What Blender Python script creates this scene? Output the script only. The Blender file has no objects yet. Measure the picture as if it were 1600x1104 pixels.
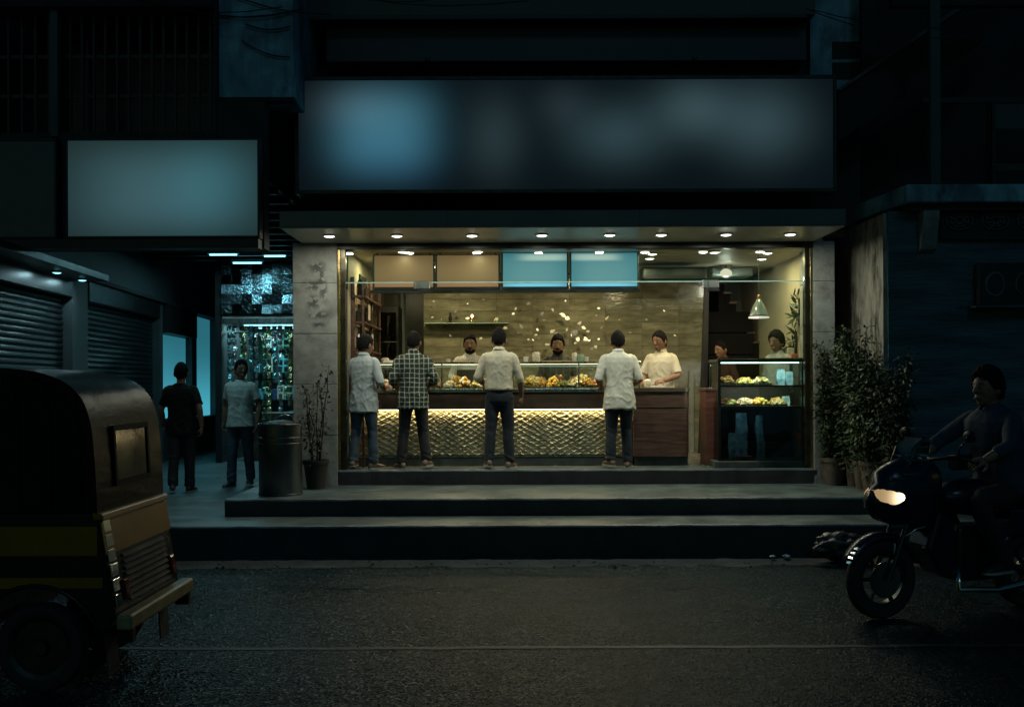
import bpy, bmesh, math, random
from mathutils import Vector, Matrix, noise
random.seed(11)
R = math.radians
SC = bpy.context.scene
COL = SC.collection

# ------------------------------------------------------------------ camera
HC = 1.766                                   # eye height above the road
cam_d = bpy.data.cameras.new('camera')
cam = bpy.data.objects.new('camera', cam_d); COL.objects.link(cam)
cam.location = (0, -12, HC); cam.rotation_euler = (R(90), R(0.22), 0)
cam_d.sensor_width = 36; cam_d.lens = 36 * 1536 / 1600
cam_d.shift_y = 0.03; cam_d.clip_end = 300; cam_d.clip_start = 0.05
SC.camera = cam

# ------------------------------------------------------------------ world: last dusk light, very low
W = bpy.data.worlds.new('World'); SC.world = W; W.use_nodes = True
wn = W.node_tree.nodes; wl = W.node_tree.links
for n in list(wn): wn.remove(n)
sky = wn.new('ShaderNodeTexSky'); sky.sky_type = 'NISHITA'; sky.sun_disc = False
sky.sun_elevation = R(1.0); sky.sun_rotation = R(200)
tint = wn.new('ShaderNodeMixRGB'); tint.blend_type = 'MULTIPLY'; tint.inputs[0].default_value = 1
tint.inputs[2].default_value = (0.17, 0.64, 1.0, 1)
bg = wn.new('ShaderNodeBackground'); bg.inputs[1].default_value = 0.040
out = wn.new('ShaderNodeOutputWorld')
wl.new(sky.outputs[0], tint.inputs[1]); wl.new(tint.outputs[0], bg.inputs[0]); wl.new(bg.outputs[0], out.inputs[0])
# one weak, wide moonlight for the upper fronts
sun_d = bpy.data.lights.new('moonlight', 'SUN'); sun_d.energy = 0.085; sun_d.angle = R(12); sun_d.color = (0.28, 0.68, 1.0)
sun = bpy.data.objects.new('moonlight', sun_d); COL.objects.link(sun)
sun.rotation_euler = (R(52), 0, R(6))
SC.view_settings.view_transform = 'Standard'; SC.view_settings.look = 'None'
SC.view_settings.gamma = 1; SC.view_settings.exposure = 0.0; SC.view_settings.use_curve_mapping = False
SC.render.engine = 'CYCLES'
SC.cycles.use_denoising = True
SC.cycles.max_bounces = 8; SC.cycles.transparent_max_bounces = 16
SC.cycles.sample_clamp_indirect = 4.0
SC.cycles.caustics_reflective = False; SC.cycles.caustics_refractive = False

# ------------------------------------------------------------------ helpers
def S(y): return 1536.0 / (12 + y)
def PX(px, y): return (px - 800) / S(y)                # photo column at depth y -> metres
def PZ(py, y): return HC + (600 - py) / S(y)           # photo row at depth y -> metres

class MB:
    def __init__(s): s.v = []; s.f = []; s.mi = []; s.cur = 0
    def add(s, vs, fs):
        b = len(s.v); s.v += [Vector(v) for v in vs]
        for f in fs: s.f.append([b + i for i in f]); s.mi.append(s.cur)
        return s
    def box(s, x0, x1, y0, y1, z0, z1):
        return s.add([(x0,y0,z0),(x1,y0,z0),(x1,y1,z0),(x0,y1,z0),(x0,y0,z1),(x1,y0,z1),(x1,y1,z1),(x0,y1,z1)],
            [(3,2,1,0),(4,5,6,7),(0,1,5,4),(1,2,6,5),(2,3,7,6),(3,0,4,7)])
    def cyl(s, p0, p1, r0, r1=None, n=12, cap=True):
        p0 = Vector(p0); p1 = Vector(p1); r1 = r0 if r1 is None else r1
        d = (p1 - p0).normalized(); u = d.orthogonal().normalized(); w = d.cross(u)
        vs = []
        for p, r in ((p0, r0), (p1, r1)):
            for i in range(n):
                a = 2*math.pi*i/n; vs.append(p + (u*math.cos(a) + w*math.sin(a))*r)
        fs = [(i, (i+1) % n, n+(i+1) % n, n+i) for i in range(n)]
        if cap: fs += [tuple(range(n-1, -1, -1)), tuple(range(n, 2*n))]
        return s.add(vs, fs)
    def lathe(s, c, prof, n=16, M=None):
        c = Vector(c); vs = []
        for r, z in prof:
            for i in range(n):
                a = 2*math.pi*i/n; p = Vector((r*math.cos(a), r*math.sin(a), z))
                vs.append((M @ p if M else p) + c)
        fs = []
        for k in range(len(prof)-1):
            for i in range(n): fs.append((k*n+i, k*n+(i+1) % n, (k+1)*n+(i+1) % n, (k+1)*n+i))
        if prof[0][0] > 1e-4: fs.append(tuple(range(n-1, -1, -1)))
        if prof[-1][0] > 1e-4: fs.append(tuple(range((len(prof)-1)*n, len(prof)*n)))
        return s.add(vs, fs)
    def tube(s, pts, r, n=6, closed=False):
        pts = [Vector(p) for p in pts]; m = len(pts); rs = r if isinstance(r, (list, tuple)) else [r]*m
        vs = []; u = None
        for i, p in enumerate(pts):
            a = pts[i-1] if (i > 0 or closed) else p
            b = pts[(i+1) % m] if (i < m-1 or closed) else p
            d = (b - a).normalized()
            u = d.orthogonal().normalized() if u is None else (u - d*u.dot(d)).normalized()
            w = d.cross(u)
            for k in range(n):
                t = 2*math.pi*k/n; vs.append(p + (u*math.cos(t) + w*math.sin(t))*rs[i])
        fs = []
        for i in range(m if closed else m-1):
            j = (i+1) % m
            for k in range(n): fs.append((i*n+k, i*n+(k+1) % n, j*n+(k+1) % n, j*n+k))
        if not closed: fs += [tuple(range(n-1, -1, -1)), tuple(range((m-1)*n, m*n))]
        return s.add(vs, fs)
    def prism(s, poly, a0, a1, axis='x'):
        """polygon in the two other axes, extruded along axis"""
        def P(q, a):
            return (a, q[0], q[1]) if axis == 'x' else ((q[0], a, q[1]) if axis == 'y' else (q[0], q[1], a))
        n = len(poly)
        return s.add([P(q, a0) for q in poly] + [P(q, a1) for q in poly],
            [tuple(range(n-1, -1, -1)), tuple(range(n, 2*n))] + [(i, (i+1) % n, n+(i+1) % n, n+i) for i in range(n)])
    def ellip(s, c, r, nu=12, nv=8, M=None, fn=None):
        c = Vector(c); vs = []
        for j in range(nv+1):
            t = math.pi*j/nv
            for i in range(nu):
                a = 2*math.pi*i/nu; d = Vector((math.sin(t)*math.cos(a), math.sin(t)*math.sin(a), math.cos(t)))
                k = fn(d) if fn else 1.0
                p = Vector((d.x*r[0], d.y*r[1], d.z*r[2]))*k
                vs.append((M @ p if M else p) + c)
        fs = [(j*nu+i, (j+1)*nu+i, (j+1)*nu+(i+1) % nu, j*nu+(i+1) % nu) for j in range(nv) for i in range(nu)]
        return s.add(vs, fs)
    def quad(s, a, b, c, d): return s.add([a, b, c, d], [(0,1,2,3)])
    def build(s, name, mat, parent=None, smooth=False, bevel=0.0, local=False, seg=1, flip=True, auto=False):
        me = bpy.data.meshes.new(name)
        if parent is not None:
            off = Vector((0,0,0)) if local else wloc(parent)
            o = bpy.data.objects.new(name, me)
        else:
            xs = [v.x for v in s.v]; ys = [v.y for v in s.v]; zs = [v.z for v in s.v]
            off = Vector(((min(xs)+max(xs))/2, (min(ys)+max(ys))/2, min(zs)))
            o = bpy.data.objects.new(name, me); o.location = off
        me.from_pydata([tuple(v - off) for v in s.v], [], s.f)
        mats = mat if isinstance(mat, (list, tuple)) else [mat]
        for m in mats: me.materials.append(m)
        if len(mats) > 1: me.polygons.foreach_set('material_index', s.mi)
        if flip:
            bm = bmesh.new(); bm.from_mesh(me); bmesh.ops.recalc_face_normals(bm, faces=bm.faces); bm.to_mesh(me); bm.free()
        if smooth: me.polygons.foreach_set('use_smooth', [True]*len(me.polygons))
        if auto:
            me.polygons.foreach_set('use_smooth', [True]*len(me.polygons)); me.set_sharp_from_angle(angle=R(40))
        me.update()
        COL.objects.link(o)
        if parent is not None: o.parent = parent
        if bevel:
            b = o.modifiers.new('bevel', 'BEVEL'); b.width = bevel; b.segments = seg; b.limit_method = 'ANGLE'; b.angle_limit = R(40)
        return o

def wloc(o):
    p = Vector(o.location)
    while o.parent: o = o.parent; p += o.location
    return p
def tag(o, label, cat, group=None, kind=None):
    o['label'] = label; o['category'] = cat
    if group: o['group'] = group
    if kind: o['kind'] = kind
    return o
def thing(name, label, cat, loc=(0,0,0), group=None, rotz=0):
    o = bpy.data.objects.new(name, None); COL.objects.link(o); o.location = loc; o.rotation_euler = (0,0,rotz)
    o.empty_display_size = 0.1
    return tag(o, label, cat, group)
def struct(o): o['kind'] = 'structure'; return o
def stuff(o): o['kind'] = 'stuff'; return o
def dup(o, loc, label=None, parent=None):
    c = o.copy(); COL.objects.link(c)
    if parent is not None: c.parent = parent
    else: c.location = loc
    if label: c['label'] = label
    for ch in list(o.children): dup(ch, None, None, c)
    return c
def inst(me, name, parent, loc, scale=(1,1,1), rot=(0,0,0), local=False):
    o = bpy.data.objects.new(name, me); COL.objects.link(o)
    if parent is not None: o.parent = parent
    o.location = Vector(loc) - (wloc(parent) if (parent is not None and not local) else Vector((0,0,0)))
    o.scale = scale; o.rotation_euler = rot
    return o

# ------------------------------------------------------------------ materials
def nodes_of(name):
    m = bpy.data.materials.new(name); m.use_nodes = True
    nt = m.node_tree; b = nt.nodes['Principled BSDF']
    return m, nt, b
def c4(c): return (c[0], c[1], c[2], 1)
def pm(name, col, rough=.5, metal=0.0, var=.2, scale=6, bump=0.0, bscale=40, col2=None, spec=.5, stain=0.0, sscale=2.0, stretch=(1,1,1), scol=None, rv=.12, objrand=0.0, coat=0):
    m, nt, b = nodes_of(name); L = nt.links.new
    tc = nt.nodes.new('ShaderNodeTexCoord'); mp = nt.nodes.new('ShaderNodeMapping'); mp.inputs['Scale'].default_value = stretch
    L(tc.outputs['Object'], mp.inputs['Vector'])
    n = nt.nodes.new('ShaderNodeTexNoise'); n.inputs['Scale'].default_value = scale; n.inputs['Detail'].default_value = 6
    L(mp.outputs[0], n.inputs['Vector'])
    if objrand:
        oi = nt.nodes.new('ShaderNodeObjectInfo'); mm = nt.nodes.new('ShaderNodeVectorMath'); mm.operation = 'ADD'
        sc_ = nt.nodes.new('ShaderNodeMath'); sc_.operation = 'MULTIPLY'; sc_.inputs[1].default_value = 37.0
        L(oi.outputs['Random'], sc_.inputs[0]); L(mp.outputs[0], mm.inputs[0]); L(sc_.outputs[0], mm.inputs[1]); L(mm.outputs[0], n.inputs['Vector'])
    r = nt.nodes.new('ShaderNodeValToRGB')
    c2 = col2 or tuple(min(1, x*(1+var)) for x in col); c1 = tuple(x*(1-var) for x in col)
    r.color_ramp.elements[0].position = .3; r.color_ramp.elements[0].color = c4(c1)
    r.color_ramp.elements[1].position = .7; r.color_ramp.elements[1].color = c4(c2)
    L(n.outputs[0], r.inputs[0]); last = r.outputs[0]
    if objrand:
        hs = nt.nodes.new('ShaderNodeHueSaturation'); mr = nt.nodes.new('ShaderNodeMapRange')
        mr.inputs['To Min'].default_value = 1-objrand; mr.inputs['To Max'].default_value = 1+objrand
        L(oi.outputs['Random'], mr.inputs['Value']); L(mr.outputs[0], hs.inputs['Value']); L(last, hs.inputs['Color']); last = hs.outputs[0]
    if stain:
        n2 = nt.nodes.new('ShaderNodeTexNoise'); n2.inputs['Scale'].default_value = sscale; n2.inputs['Detail'].default_value = 8; n2.inputs['Roughness'].default_value = .65
        L(mp.outputs[0], n2.inputs['Vector'])
        r2 = nt.nodes.new('ShaderNodeValToRGB'); r2.color_ramp.elements[0].position = .48; r2.color_ramp.elements[1].position = .66
        r2.color_ramp.elements[1].color = (stain,)*3 + (1,)
        L(n2.outputs[0], r2.inputs[0])
        mx = nt.nodes.new('ShaderNodeMixRGB'); mx.inputs[2].default_value = c4(scol or tuple(x*.25 for x in col))
        L(r2.outputs[0], mx.inputs[0]); L(last, mx.inputs[1]); last = mx.outputs[0]
    L(last, b.inputs['Base Color'])
    b.inputs['Metallic'].default_value = metal; b.inputs['Specular IOR Level'].default_value = spec
    b.inputs['Coat Weight'].default_value = coat
    mr2 = nt.nodes.new('ShaderNodeMapRange'); mr2.inputs['To Min'].default_value = max(0.02, rough-rv); mr2.inputs['To Max'].default_value = min(1, rough+rv)
    L(n.outputs[0], mr2.inputs['Value']); L(mr2.outputs[0], b.inputs['Roughness'])
    if bump:
        n3 = nt.nodes.new('ShaderNodeTexNoise'); n3.inputs['Scale'].default_value = bscale; n3.inputs['Detail'].default_value = 5
        L(mp.outputs[0], n3.inputs['Vector'])
        bp = nt.nodes.new('ShaderNodeBump'); bp.inputs['Strength'].default_value = bump; bp.inputs['Distance'].default_value = .02
        L(n3.outputs[0], bp.inputs['Height']); L(bp.outputs[0], b.inputs['Normal'])
    return m
def em(name, col, strength):
    m, nt, b = nodes_of(name)
    b.inputs['Base Color'].default_value = (.02,.02,.02,1); b.inputs['Emission Color'].default_value = c4(col); b.inputs['Emission Strength'].default_value = strength
    return m
def glass(name, col=(.8,.9,.88), refl=.10, rough=.02):
    m = bpy.data.materials.new(name); m.use_nodes = True; nt = m.node_tree; L = nt.links.new
    for n in list(nt.nodes): nt.nodes.remove(n)
    o = nt.nodes.new('ShaderNodeOutputMaterial'); t = nt.nodes.new('ShaderNodeBsdfTransparent'); t.inputs[0].default_value = c4(col)
    g = nt.nodes.new('ShaderNodeBsdfGlossy'); g.inputs['Roughness'].default_value = rough
    lw = nt.nodes.new('ShaderNodeLayerWeight'); lw.inputs[0].default_value = .35
    mr = nt.nodes.new('ShaderNodeMapRange'); mr.inputs['To Min'].default_value = refl; mr.inputs['To Max'].default_value = .75
    mx = nt.nodes.new('ShaderNodeMixShader')
    L(lw.outputs['Fresnel'], mr.inputs['Value']); L(mr.outputs[0], mx.inputs[0]); L(t.outputs[0], mx.inputs[1]); L(g.outputs[0], mx.inputs[2]); L(mx.outputs[0], o.inputs[0])
    return m
def glow(name, base, blobs, strength=1.0, tint=(.02,.02,.02), rough=.45):
    """a backlit panel: soft patches of light from the lamps behind it.  blobs: (x, z, rx, rz, colour) in object metres"""
    m, nt, b = nodes_of(name); L = nt.links.new
    tc = nt.nodes.new('ShaderNodeTexCoord'); sp = nt.nodes.new('ShaderNodeSeparateXYZ'); L(tc.outputs['Object'], sp.inputs[0])
    last = None
    def M(op, a, bb):
        n = nt.nodes.new('ShaderNodeMath'); n.operation = op
        for i, x in enumerate((a, bb)):
            if x is None: continue
            if isinstance(x, (int, float)): n.inputs[i].default_value = x
            else: L(x, n.inputs[i])
        return n.outputs[0]
    base_n = nt.nodes.new('ShaderNodeRGB'); base_n.outputs[0].default_value = c4(base); last = base_n.outputs[0]
    for (x, z, rx, rz, col, pw) in blobs:
        dx = M('ABSOLUTE', M('DIVIDE', M('SUBTRACT', sp.outputs[0], x), rx), None); dz = M('ABSOLUTE', M('DIVIDE', M('SUBTRACT', sp.outputs[2], z), rz), None)
        q = M('ADD', M('POWER', dx, pw), M('POWER', dz, pw))
        e = M('POWER', 2.71828, M('MULTIPLY', q, -1.0))
        mx = nt.nodes.new('ShaderNodeMixRGB'); mx.blend_type = 'ADD'; mx.inputs[2].default_value = c4(col)
        L(e, mx.inputs[0]); L(last, mx.inputs[1]); last = mx.outputs[0]
    L(last, b.inputs['Emission Color']); b.inputs['Emission Strength'].default_value = strength
    b.inputs['Base Color'].default_value = c4(tint); b.inputs['Roughness'].default_value = rough
    return m

MAT = {}
MAT['concrete'] = pm('concrete', (.24,.26,.245), .75, var=.25, scale=5, bump=.25, bscale=60, stain=.55, sscale=2.2)
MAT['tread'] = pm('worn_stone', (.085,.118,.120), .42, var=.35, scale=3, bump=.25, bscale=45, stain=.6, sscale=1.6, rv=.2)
MAT['riser'] = pm('shaded_riser', (.035,.035,.035), .7, var=.3, scale=4, bump=.2, bscale=30)  # risers are only unlit; their shade is put into this colour
MAT['plaster_dark'] = pm('dark_plaster', (.026,.031,.033), .85, var=.4, scale=2.5, bump=.3, bscale=25, stain=.8, sscale=1.3)
MAT['plaster_blue'] = pm('blue_plaster', (.19,.36,.45), .8, var=.5, scale=4, bump=.6, bscale=14, stain=.95, sscale=2.6, stretch=(1,1,.55))
MAT['plaster_grey'] = pm('grey_plaster', (.06,.078,.082), .7, var=.2, scale=2.5, bump=.12, bscale=18)
MAT['black'] = pm('black_paint', (.015,.016,.017), .5, var=.3)
MAT['acp'] = pm('composite_panel', (.10,.115,.115), .38, metal=.3, var=.15, scale=2, rv=.08)
MAT['soffit'] = pm('soffit_panel', (.60,.58,.49), .35, metal=.0, var=.12, scale=1.2, stretch=(6,1,1))
MAT['frame'] = pm('bronze_frame', (.10,.085,.06), .3, metal=.9, var=.3, scale=9)
MAT['brass'] = pm('polished_brass', (.60,.42,.20), .25, metal=1, var=.2, scale=6)
MAT['steel'] = pm('brushed_steel', (.45,.47,.46), .28, metal=1, var=.15, scale=12, stretch=(1,1,.08), bump=.04, bscale=200)
MAT['darksteel'] = pm('dark_steel', (.05,.055,.055), .35, metal=.8, var=.3)
MAT['wall_in'] = pm('cream_wall', (.50,.43,.31), .6, var=.12, scale=2)
MAT['ceil_in'] = pm('ceiling_paint', (.55,.50,.40), .5, var=.08, scale=2)
MAT['floor_in'] = pm('polished_floor', (.16,.15,.13), .25, var=.3, scale=4)
MAT['tile'] = pm('glazed_tile', (.195,.187,.125), .12, var=.35, scale=2.2, bump=.18, bscale=4, objrand=.12, rv=.08)
MAT['grout'] = pm('grout', (.10,.095,.075), .8)
MAT['wood'] = pm('dark_wood', (.115,.062,.045), .42, var=.4, scale=4, stretch=(1,1,10), bump=.08, bscale=30)
MAT['woodband'] = pm('brown_band', (.075,.05,.035), .35, var=.3, scale=3, stretch=(.4,1,5))
MAT['gold'] = pm('embossed_gold_panel', (.42,.37,.22), .34, metal=.5, var=.25, scale=5, rv=.1)
MAT['plinth'] = pm('plinth_stone', (.075,.085,.08), .35, var=.3, scale=7)
MAT['glass'] = glass('clear_glass', (.86,.93,.90), .05)
MAT['glass_dark'] = glass('smoked_glass', (.35,.42,.42), .10)
MAT['glass_edge'] = pm('glass_edge', (.35,.55,.50), .2, var=.1)
MAT['white'] = pm('white_paint', (.75,.73,.68), .5, var=.06)
MAT['terracotta'] = pm('weathered_terracotta', (.14,.11,.085), .8, var=.3, scale=9, bump=.2, stain=.6, sscale=5)
MAT['soil'] = pm('soil', (.03,.022,.015), .95, bump=.5)
MAT['bark'] = pm('bark', (.05,.04,.025), .9, bump=.4, var=.3)
MAT['leaf'] = pm('leaf', (.034,.062,.026), .42, var=.45, scale=3, spec=.4)
MAT['leaf2'] = pm('dry_leaf', (.035,.055,.028), .5, var=.5, scale=4)
MAT['rubber'] = pm('rubber', (.018,.018,.018), .75, var=.2, bump=.2, bscale=60)
MAT['rick_black'] = pm('black_enamel', (.008,.009,.010), .3, var=.3, scale=3, spec=.3)
MAT['canvas'] = pm('black_canvas', (.007,.0075,.0075), .6, var=.4, scale=5, bump=.30, bscale=9, spec=.1)
MAT['hood_vinyl'] = pm('black_hood_vinyl', (.006,.0065,.006), .34, var=.4, scale=4, bump=.45, bscale=4, spec=.10, stretch=(1,.8,2.5), rv=.1)
MAT['binsteel'] = pm('dull_bin_steel', (.15,.165,.165), .30, metal=1, var=.2, scale=12, stretch=(1,1,.08), bump=.05, bscale=120)
MAT['rick_yellow'] = pm('yellow_enamel', (.28,.12,.004), .40, var=.3, scale=4, stain=.4, sscale=4)
MAT['cream'] = pm('cream_rubber', (.30,.24,.12), .45, var=.25, scale=6)
MAT['navy'] = pm('navy_enamel', (.010,.016,.035), .22, var=.2, scale=3)
MAT['chrome'] = pm('chrome', (.75,.76,.76), .12, metal=1, var=.05)
MAT['bottle'] = pm('bottle_glass', (.025,.02,.015), .12, var=.4, objrand=.4)
MAT['paper'] = pm('paper', (.65,.60,.50), .7, var=.12, objrand=.15)
MAT['bluepack'] = pm('blue_packet', (.10,.33,.48), .35, var=.35, scale=14, col2=(.55,.70,.74))
MAT['warm_lens'] = em('warm_lens', (1,.95,.76), 5.0)
MAT['cool_lens'] = em('cool_lens', (.30,.88,1), 2.4)

def lamp(name, kind, loc, power, col, size=.1, rot=(0,0,0), size_y=None, spread=None, spot=None, blend=.6, parent=None):
    d = bpy.data.lights.new(name, kind); d.energy = power; d.color = col
    if kind == 'AREA':
        d.size = size
        if size_y: d.shape = 'RECTANGLE'; d.size_y = size_y
        else: d.shape = 'DISK'
        if spread: d.spread = spread
    else: d.shadow_soft_size = size
    if kind == 'SPOT': d.spot_size = spot; d.spot_blend = blend
    o = bpy.data.objects.new(name, d); COL.objects.link(o); o.rotation_euler = rot
    if parent is not None: o.parent = parent; o.location = Vector(loc) - wloc(parent)
    else: o.location = loc
    return o
WARM = (1, .84, .46); WARM2 = (.97, 1, .82)

# ================================================================== SETTING
def asphalt():
    m, nt, b = nodes_of('asphalt'); L = nt.links.new
    tc = nt.nodes.new('ShaderNodeTexCoord')
    def N(scale, det=6, vec=None, rough=.55):
        n = nt.nodes.new('ShaderNodeTexNoise'); n.inputs['Scale'].default_value = scale; n.inputs['Detail'].default_value = det; n.inputs['Roughness'].default_value = rough
        L(vec or tc.outputs['Object'], n.inputs['Vector']); return n.outputs[0]
    def ramp(x, p0, c0, p1, c1):
        r = nt.nodes.new('ShaderNodeValToRGB'); r.color_ramp.elements[0].position = p0; r.color_ramp.elements[0].color = c0
        r.color_ramp.elements[1].position = p1; r.color_ramp.elements[1].color = c1; L(x, r.inputs[0]); return r.outputs[0]
    mp = nt.nodes.new('ShaderNodeMapping'); mp.inputs['Scale'].default_value = (.25, 2.2, 1); L(tc.outputs['Object'], mp.inputs[0])
    wear = N(1.1, 8, mp.outputs[0], .6)                       # long tyre-polished streaks
    c = ramp(wear, .3, (.005,.013,.018,1), .72, (.012,.027,.035,1))
    vo = nt.nodes.new('ShaderNodeTexVoronoi'); vo.inputs['Scale'].default_value = 80; L(tc.outputs['Object'], vo.inputs['Vector'])
    sep = nt.nodes.new('ShaderNodeSeparateXYZ'); L(vo.outputs['Color'], sep.inputs[0])
    agg = ramp(sep.outputs[0], .80, (0,0,0,1), .97, (.85,.85,.85,1))
    mx = nt.nodes.new('ShaderNodeMixRGB'); b.inputs['Specular Tint'].default_value = (.66,.93,1,1); sa = nt.nodes.new('ShaderNodeMapRange'); sa.inputs['To Min'].default_value = .07; sa.inputs['To Max'].default_value = .42; L(agg, sa.inputs[0]); L(sa.outputs[0], b.inputs['Specular IOR Level']); mx.inputs[2].default_value = (.05,.09,.10,1); L(agg, mx.inputs[0]); L(c, mx.inputs[1])
    # cracks and old tar patches
    dn = nt.nodes.new('ShaderNodeMixRGB'); dn.blend_type = 'ADD'; dn.inputs[0].default_value = .35; nn = nt.nodes.new('ShaderNodeTexNoise'); nn.inputs['Scale'].default_value = 2.2; nn.inputs['Detail'].default_value = 7
    L(tc.outputs['Object'], nn.inputs['Vector']); L(tc.outputs['Object'], dn.inputs[1]); L(nn.outputs['Color'], dn.inputs[2])
    ve = nt.nodes.new('ShaderNodeTexVoronoi'); ve.feature = 'DISTANCE_TO_EDGE'; ve.inputs['Scale'].default_value = .55; L(dn.outputs[0], ve.inputs['Vector'])
    ck = ramp(ve.outputs['Distance'], .004, (.75,.75,.75,1), .014, (0,0,0,1))
    pt = ramp(N(.42, 3), .56, (0,0,0,1), .60, (.6,.6,.6,1))
    mxp = nt.nodes.new('ShaderNodeMixRGB'); mxp.inputs[2].default_value = (.004,.0065,.008,1); L(pt, mxp.inputs[0]); L(mx.outputs[0], mxp.inputs[1])
    mxc = nt.nodes.new('ShaderNodeMixRGB'); mxc.inputs[2].default_value = (.002,.003,.004,1); L(ck, mxc.inputs[0]); L(mxp.outputs[0], mxc.inputs[1]); L(mxc.outputs[0], b.inputs['Base Color'])
    rr = nt.nodes.new('ShaderNodeMapRange'); rr.inputs['From Min'].default_value = .3; rr.inputs['From Max'].default_value = .7; rr.inputs['To Min'].default_value = .50; rr.inputs['To Max'].default_value = .24
    L(wear, rr.inputs[0]); L(rr.outputs[0], b.inputs['Roughness'])
    bp = nt.nodes.new('ShaderNodeBump'); bp.inputs['Strength'].default_value = .8; bp.inputs['Distance'].default_value = .010
    h = nt.nodes.new('ShaderNodeMath'); h.operation = 'MULTIPLY_ADD'; h.inputs[1].default_value = .5
    L(vo.outputs['Distance'], h.inputs[0]); L(N(9, 4), h.inputs[2]); L(h.outputs[0], bp.inputs['Height'])
    # every stone of the aggregate has its own tilt, so single stones glint
    cs_ = nt.nodes.new('ShaderNodeVectorMath'); cs_.operation = 'SUBTRACT'; cs_.inputs[1].default_value = (.5,.5,.5); L(vo.outputs['Color'], cs_.inputs[0])
    sc2 = nt.nodes.new('ShaderNodeVectorMath'); sc2.operation = 'SCALE'; sc2.inputs['Scale'].default_value = .75; L(cs_.outputs[0], sc2.inputs[0])
    ad = nt.nodes.new('ShaderNodeVectorMath'); ad.operation = 'ADD'; L(bp.outputs[0], ad.inputs[0]); L(sc2.outputs[0], ad.inputs[1])
    no = nt.nodes.new('ShaderNodeVectorMath'); no.operation = 'NORMALIZE'; L(ad.outputs[0], no.inputs[0]); L(no.outputs[0], b.inputs['Normal'])
    return m
MAT['asphalt'] = asphalt()
def road_sheet():
    mb = MB(); nx, ny = 150, 90
    xs = [-80, -30, -12] + [-8 + 16*i/nx for i in range(nx+1)] + [12, 30, 80]
    ys = [-60, -25, -15] + [-11 + 9.5*j/ny for j in range(ny+1)] + [10, 40]
    vs = []
    for y in ys:
        for x in xs:
            z = 0
            if -8 <= x <= 8 and -11 <= y <= -1.5:
                z = .010*noise.noise((x*.5, y*1.3, 0)) + .004*noise.noise((x*3, y*5, 4))
                e = max(0, 1-abs(y+2.5)/.35); z += e*.022*noise.noise((x*2.3, y*6, 9)) + e*.012*noise.noise((x*9, y*15, 2))
            vs.append((x, y, z))
    w = len(xs)
    mb.add(vs, [(j*w+i, j*w+i+1, (j+1)*w+i+1, (j+1)*w+i) for j in range(len(ys)-1) for i in range(w-1)])
    o = mb.build('road', MAT['asphalt'], smooth=True); struct(o)
road_sheet()
# worn painted lane line, broken by wear
mline = pm('worn_line_paint', (.042,.068,.082), .55, var=.4, scale=7, spec=.3, stain=.8, sscale=3.5, scol=(.012,.018,.022))
def road_z(x, y): return .010*noise.noise((x*.5, y*1.3, 0)) + .004*noise.noise((x*3, y*5, 4))
mb = MB(); vs = []; n = 260
for i in range(n+1):
    x = -7.8+15.6*i/n; wv = .012*noise.noise((x*2, 0, 1)) + .008*noise.noise((x*9, 0, 1))
    for y in (-5.438+wv, -5.41, -5.378+.9*wv): vs.append((x, y, road_z(x, y)+.004))
mb.add(vs, [(i*3+k, i*3+k+3, i*3+k+4, i*3+k+1) for i in range(n) for k in range(2)])
struct(mb.build('lane_line', mline, smooth=True))
# strip of broken edge and dust by the kerb
mdust = pm('kerb_dust', (.045,.058,.058), .9, var=.5, scale=6, bump=.6, bscale=30, stain=.7, sscale=3)
mb = MB(); n = 120; vs = []
for i in range(n+1):
    x = -9 + 18*i/n
    a = -2.42 - .16*(.5+noise.noise((x*1.7, 0, 3))) - .05*noise.noise((x*7, 1, 0))
    vs += [(x, -2.14, .045+.02*noise.noise((x*4,0,0))), (x, -2.28, .034+.01*noise.noise((x*5, 3, 1))), (x, a, -.002)]
mb.add(vs, [(i*3+k, i*3+k+3, i*3+k+4, i*3+k+1) for i in range(n) for k in range(2)])
o = mb.build('kerb_dirt', mdust, smooth=True); struct(o)

def rough_step(name, x0, x1, y0, y1, z0, z1, seg=.05, left_end=False, mats=None):
    n = max(2, int((x1-x0)/seg)); mb = MB(); vs = []; fs = []
    for i in range(n+1):
        x = x0 + (x1-x0)*i/n
        j1 = .008*noise.noise((x*3, y0, z1)) + .006*noise.noise((x*13, y0, z1)) + .03*max(0, noise.noise((x*4.5, 3, z1*5))-.38); j2 = .005*noise.noise((x*5, 7, z1))
        vs += [(x, y0+.01+j1, z0), (x, y0+j1, z1-.022+j2), (x, y0+.008+j1, z1-.007+j2), (x, y0+.024+j1, z1+j2), (x, y0+.2, z1), (x, y1, z1), (x, y1, z0)]
    k = 7
    for i in range(n):
        for q in range(6):
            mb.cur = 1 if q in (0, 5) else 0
            mb.add([], []) ; fs = (i*k+q, (i+1)*k+q, (i+1)*k+q+1, i*k+q+1)
            mb.f.append(list(fs)); mb.mi.append(mb.cur)
    mb.v = [Vector(v) for v in vs]
    for e in (0, n):
        mb.f.append([e*k+q for q in (range(7) if e == 0 else range(6, -1, -1))]); mb.mi.append(1)
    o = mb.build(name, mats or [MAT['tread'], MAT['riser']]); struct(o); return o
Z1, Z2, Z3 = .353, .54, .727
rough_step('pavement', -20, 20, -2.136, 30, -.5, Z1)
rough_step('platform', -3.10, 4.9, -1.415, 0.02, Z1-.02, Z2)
rough_step('doorstep', -2.13, 3.72, 0.0, .44, Z2-.02, Z3)

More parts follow.
